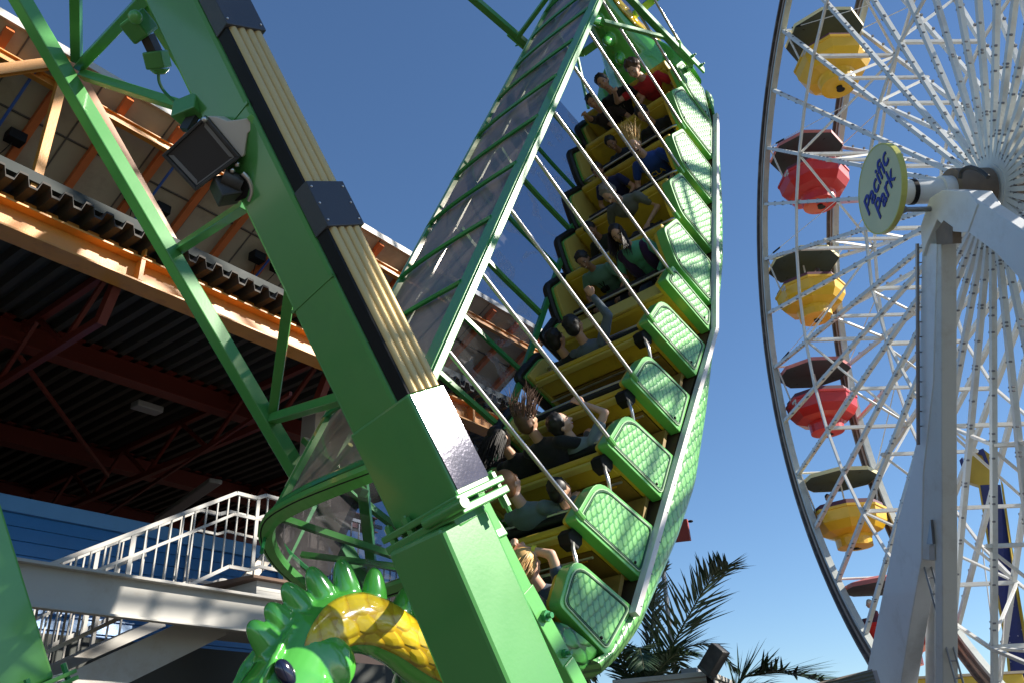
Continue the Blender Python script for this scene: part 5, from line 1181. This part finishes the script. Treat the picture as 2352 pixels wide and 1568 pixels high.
# rider heads in the gondolas
def seated(px, label, gi, dx, dy, hairc, shirt, yaw, rnd):
    M0 = Matrix.Translation(GP[gi] + V((dx, dy, -1.55))) @ Matrix.Rotation(R(yaw), 4, 'Z')
    rider(label, (0, 0, 0), 1, 'fair', shirt, hairc, 'short', M0=M0, rnd=rnd, group='people riding in the gondolas', legs=False)
seated(None, 'dark-haired rider seated in the fifth gondola, the yellow one', 4, -.45, .35, (.02, .015, .01), (.25, .12, .12), -90, 31)
seated(None, 'brown-haired rider in a dark jacket seated in the third gondola, the yellow one', 2, .35, -.45, (.06, .03, .02), (.04, .05, .09), 120, 33)
seated(None, 'white-haired rider in maroon in the lowest red gondola', 5, -.55, -.3, (.65, .6, .52), (.18, .04, .05), 180, 32)
# ================================================================== PALMS
PALM = mat('palm_leaf', (.028, .06, .025), .45, var=.4, scale=2, dirt=(.12, .12, .03), damt=.35); STEM = mat('palm_stem', (.07, .08, .035), .6); TRUNK = mat('palm_trunk', (.12, .085, .055), .9, bump=.8, bscale=20); DEADL = mat('palm_dead_leaf', (.22, .17, .07), .8, var=.4)
def frond(parent, pts, rnd, leaf=.55, m=PALM, sag=.25, up=V((0, 0, 1)), n=70, lw=.025):
    rg = random.Random(rnd); P = smoothlist(pts, 8); mb = MB(); mb.tube(P, [lerp(.028, .006, i / (len(P) - 1)) for i in range(len(P))], 6); fr_ = mb.build('frond', STEM, parent)
    mb = MB(); N_ = len(P) - 1
    for j in range(n):
        t = .10 + .9 * j / n; x = t * N_; i = min(int(x), N_ - 1); p = P[i].lerp(P[i + 1], x - i); d = (P[i + 1] - P[i]).normalized()
        side = d.cross(up).normalized(); nn = side.cross(d)
        for sg in (-1, 1):
            if rg.random() < .05: continue
            L = leaf * math.sin(PI * min(1, .18 + .80 * t)) ** .6 * rg.uniform(.75, 1.15)
            dr = (side * sg * rg.uniform(.75, 1) + d * rg.uniform(.45, .9) + nn * rg.uniform(-.05, .35)).normalized(); w_ = lw * rg.uniform(.7, 1.3)
            wv = dr.cross(nn).normalized() * w_; q = p; prev = None; bend = rg.uniform(.6, 1.5) * sag
            rows = []
            for k, ww in enumerate((.4, 1, .85, .55, .04)):
                rows.append((q - wv * ww, q + nn * w_ * .25 * ww, q + wv * ww)); dr = (dr + V((0, 0, -bend * .32))).normalized(); q = q + dr * L / 4
            vs = [v for r in rows for v in r]; mb.add(vs, [(k * 3 + a, k * 3 + a + 1, k * 3 + a + 4, k * 3 + a + 3) for k in range(4) for a in (0, 1)])
    mb.build('leaflets', m, fr_); return fr_
def palm(label, crown, seedv, explicit, count, flen=2.6, th=None):
    base = V((crown.x, crown.y, -.8)); t = empty('palm_tree', label, 'palm tree', loc=base, group='palm trees beyond the boat')
    lo = lambda p: V(p) - base
    c = lo(crown); mb = MB(); pts = [V((0, 0, 0)), c * .3 + V((.1, 0, 0)), c * .7 + V((-.05, .05, 0)), c]; pp = smoothlist(pts, 10); mb.tube(pp, [lerp(.24, .15, i / (len(pp) - 1)) * (1 + .06 * (i % 2)) for i in range(len(pp))], 14); mb.build('trunk', TRUNK, t)
    mb = MB(); mb.ell(c, (.2, .2, .32)); mb.build('crown_heart', STEM, t)
    rg = random.Random(seedv)
    for k, e in enumerate(explicit): frond(t, [c] + [lo(p) for p in e['pts']], seedv + k, e.get('leaf', .6), sag=e.get('sag', .25), n=e.get('n', 80))
    for k in range(count):
        a = 2 * PI * k / count + rg.uniform(-.25, .25); el = rg.uniform(.1, 1.0); L = flen * rg.uniform(.8, 1.1); h = V((math.cos(a), math.sin(a), 0))
        frond(t, [c, c + (h * math.cos(el) + Z_ * math.sin(el)) * L * .45, c + (h * math.cos(el * .7) + Z_ * math.sin(el) * .85) * L * .8 - Z_ * .15, c + h * L * (math.cos(el) * .5 + .55) + Z_ * L * (math.sin(el) * .6 - .25)], seedv + 50 + k, .55, n=52)
    for k in range(7):
        a = rg.uniform(0, 2 * PI); h = V((math.cos(a), math.sin(a), 0)); frond(t, [c, c + h * .4 - Z_ * .3, c + h * .6 - Z_ * .9, c + h * .6 - Z_ * 1.6], seedv + 90 + k, .4, m=DEADL, n=30)
    return t
D1 = 17.5
def p1(x, y, d=D1): return at(x, y, d)
palm('tall palm rising just behind the lower end of the boat, its frond sweeping up right', p1(1462, 1600), 5, [
    dict(pts=[p1(1527, 1513, 17.3), p1(1575, 1425, 17), p1(1629, 1336, 16.8), p1(1672, 1296, 16.6)], leaf=1.15, n=72, sag=.08),
    dict(pts=[p1(1490, 1500, 17.6), p1(1500, 1400, 17.6), p1(1512, 1325, 17.6), p1(1530, 1290, 17.6)], leaf=.6, sag=.1),
    dict(pts=[p1(1510, 1540, 17.2), p1(1555, 1500, 17), p1(1600, 1500, 16.8)], leaf=.6)], 9, 2.1)
palm('low palm at the bottom edge with one arching frond between spotlight and wheel', p1(1672, 1640, 16), 17, [
    dict(pts=[p1(1700, 1562, 16), p1(1740, 1548, 16), p1(1789, 1543, 15.8), p1(1839, 1551, 15.6), p1(1905, 1568, 15.4)], leaf=1.0, n=80, sag=.02)], 6, 1.0)
# ================================================================== THE REST OF THE PIER
gm = MB(); gm.quad((-900, -900, -.8), (900, -900, -.8), (900, 900, -.8), (-900, 900, -.8)); go = gm.build('ground', mat('pier_deck', (.075, .062, .05), .85, var=.25, scale=.5)); tag(go, None, None, kind='structure')
# white hut top with cornice and a spotlight on it
hb0 = at(1580, 1600, 15); HMx = Matrix.Translation((hb0.x, hb0.y, -.8)) @ Matrix.Rotation(R(-22), 4, 'Z')
kb0 = empty('white_kiosk', 'white flat-roofed kiosk top with a projecting cornice between the two palms', 'kiosk', M=HMx)
HH = at(1580, 1548, 15).z + .8
mb = MB(); mb.box((-1.1, 0, 0), (.36, 2, HH)); mb.build('wall', WHITEP, kb0); mb = MB(); mb.box((-1.2, -.1, HH - .06), (.44, 2.1, HH + .02)); mb.box((-1.15, -.05, HH - .13), (.40, 2.05, HH - .06)); mb.build('cornice', WHITEP, kb0, bevel=.008)
mb = MB(); mb.box((-.1, .2, HH + .02), (.15, .6, HH + .12)); mb.build('vent_cap', mat('vent_grey', (.3, .3, .3), .6), kb0)
spc = at(1639, 1515, 14.6); sp_ = empty('spotlight', 'dark box spotlight on a short bracket above the white kiosk', 'spotlight', loc=spc)
mb = MB(); mb.beam(at(1622, 1544, 14.6) - spc, at(1656, 1486, 14.5) - spc, .26, .24); mb.build('housing', DARKM, sp_, bevel=.015)
mb = MB(); mb.beam(at(1619, 1546, 14.6) - spc, at(1623, 1541, 14.6) - spc, .29, .27); mb.build('front_rim', DARKM, sp_)
mb = MB(); mb.beam(at(1628, 1540, 14.7) - spc, at(1634, 1585, 14.7) - spc, .10, .07); mb.build('bracket', BLACK, sp_)
# shingled roof corner in front of the wheel legs
WOODS = mat('grey_shingles', (.20, .16, .12), .85, var=.5, scale=6, dirt=(.04, .03, .03), damt=.6)
sr = empty('shingle_roof', 'weathered brown shingle roof corner at the bottom edge in front of the wheel leg', 'roof', loc=at(1960, 1575, 13))
o0 = at(1960, 1575, 13); ra, rb_ = at(1800, 1590, 13.2) - o0, at(2004, 1540, 12.6) - o0; rc_ = at(2020, 1600, 11.6) - o0; rd = at(1790, 1640, 12.2) - o0
mb = MB(); n_ = 7
for j in range(n_):
    t0, t1 = j / n_, (j + 1) / n_ + .05; off = V((0, 0, .02 * (n_ - j) * .5)); a0, b0 = ra.lerp(rd, t0), rb_.lerp(rc_, t0); a1, b1 = ra.lerp(rd, t1), rb_.lerp(rc_, t1); lift = V((0, 0, .03))
    mb.hexa([a0, b0, b1 + lift, a1 + lift] + [p + V((0, 0, .025)) for p in (a0, b0, b1 + lift, a1 + lift)])
mb.build('shingles', WOODS, sr)
mb = MB(); mb.beam(rb_ + V((.03, 0, -.06)), rc_ + V((.03, 0, -.06)), .05, .14); mb.build('barge_board', mat('pinkish_board', (.42, .30, .25), .7), sr)
mb = MB(); mb.hexa([ra - Z_ * 3, rb_ - Z_ * 3, rc_ - Z_ * 3, rd - Z_ * 3, ra - Z_ * .06, rb_ - Z_ * .06, rc_ - Z_ * .06, rd - Z_ * .06]); mb.build('wall', mat('shed_brown', (.16, .12, .09), .8), sr)
# yellow roofed booth beneath the wheel
yb0 = at(2185, 1561, 30); yb = empty('yellow_booth', 'yellow flat booth roof along the bottom edge beneath the wheel', 'booth', loc=V((yb0.x, yb0.y, -.8)))
hz = yb0.z + .8; mb = MB(); mb.box((-2.2, -1, hz - .35), (1.6, 2, hz)); mb.build('roof', mat('booth_yellow', (.70, .48, .04), .5), yb, bevel=.02); mb = MB(); mb.box((-2.25, -1.05, hz), (1.65, 2.05, hz + .07)); mb.build('roof_edge', mat('booth_cream', (.6, .5, .34), .6), yb); mb = MB(); mb.box((-2, -.8, 0), (1.4, 1.8, hz - .35)); mb.build('wall', WHITEP, yb)
# blue starred tower arm behind the wheel
NAVY = mat('navy_arm', (.010, .025, .16), .4, var=.3, scale=5); YTOP = mat('arm_yellow', (.62, .42, .05), .45); 
DT = 48
ta0 = at(2310, 1330, DT); arm_ = empty('blue_ride_arm', 'slender blue and yellow ride arm with a pointed yellow head, leaning behind the wheel spokes', 'ride arm', loc=ta0)
def q_(x, y, d=DT): return at(x, y, d) - ta0
vw = (ta0 - CAM).normalized()
def slab(pts, th, name, m, bev=0, dd=0, par=None):
    mb = MB(); a = [q_(x, y) + vw * dd for x, y in pts]; b = [p + vw * th + V((th * .6, 0, 0)) * 0 for p in a]; n = len(pts)
    mb.add(a + b, [tuple(range(n))[::-1], tuple(range(n, 2 * n))] + [(i, (i + 1) % n, n + (i + 1) % n, n + i) for i in range(n)]); return mb.build(name, m, par or arm_, bevel=bev)
sh = slab([(2250, 1112), (2298, 1112), (2330, 1330), (2352, 1460), (2410, 1800), (2345, 1800), (2316, 1500), (2280, 1290)], 1.6, 'shaft', NAVY)
slab([(2247, 1112), (2251, 1112), (2281, 1290), (2317, 1500), (2346, 1800), (2338, 1800), (2311, 1500), (2275, 1290)], 1.2, 'yellow_edge', YTOP, dd=-.1, par=sh)
slab([(2298, 1100), (2304, 1112), (2336, 1330), (2358, 1460), (2416, 1800), (2408, 1800), (2350, 1460), (2328, 1330)], 1.2, 'yellow_edge', YTOP, dd=-.1, par=sh)
hd_ = slab([(2218, 1050), (2232, 1036), (2258, 1030), (2276, 1044), (2286, 1062), (2290, 1110), (2262, 1118), (2226, 1106), (2214, 1078)], 1.6, 'pointed_head', YTOP)
for pts in ([(2204, 1058), (2211, 1050), (2226, 1098), (2228, 1112), (2222, 1110)], [(2244, 1036), (2259, 1030), (2272, 1066), (2266, 1070), (2256, 1046), (2246, 1042)]):
    slab(pts, .4, 'navy_trim', NAVY, dd=-.3, par=hd_)
mb = MB(); rg = random.Random(4)
for _ in range(40):
    t = rg.random(); x = lerp(2275, 2350, t) + rg.uniform(-18, 18) * (.6 + t); y = lerp(1130, 1560, t); p = q_(x, y, DT) - vw * .02; mb.ell(p, (.035, .02, .035), nu=6, nv=4)
mb.build('star_dots', mat('star_pale', (.4, .4, .5), .5), sh)
# red banner edge peeking out behind the hull
r0 = at(1568, 1222, 20); bn = empty('red_banner', 'small red sign corner poking out behind the scaly hull', 'sign', loc=V((r0.x, r0.y, -.8)))
def rq(x, y): return at(x, y, 20) - V((r0.x, r0.y, -.8))
mb = MB(); a = [rq(1535, 1195), rq(1577, 1190), rq(1585, 1238), rq(1540, 1243)]; mb.hexa(a + [p + V((.05, .12, 0)) for p in a]); mb.build('panel', mat('banner_red', (.33, .05, .04), .6), bn)
mb = MB(); mb.tube([V((-.6, .3, 0)), rq(1528, 1190) + V((-.15, .2, .1))], .05, 8); mb.build('pole', DSTEEL, bn)
mb = MB(); mb.ell(rq(1586, 1196) , (.06, .05, .03)); mb.build('finial', BLACK, bn)
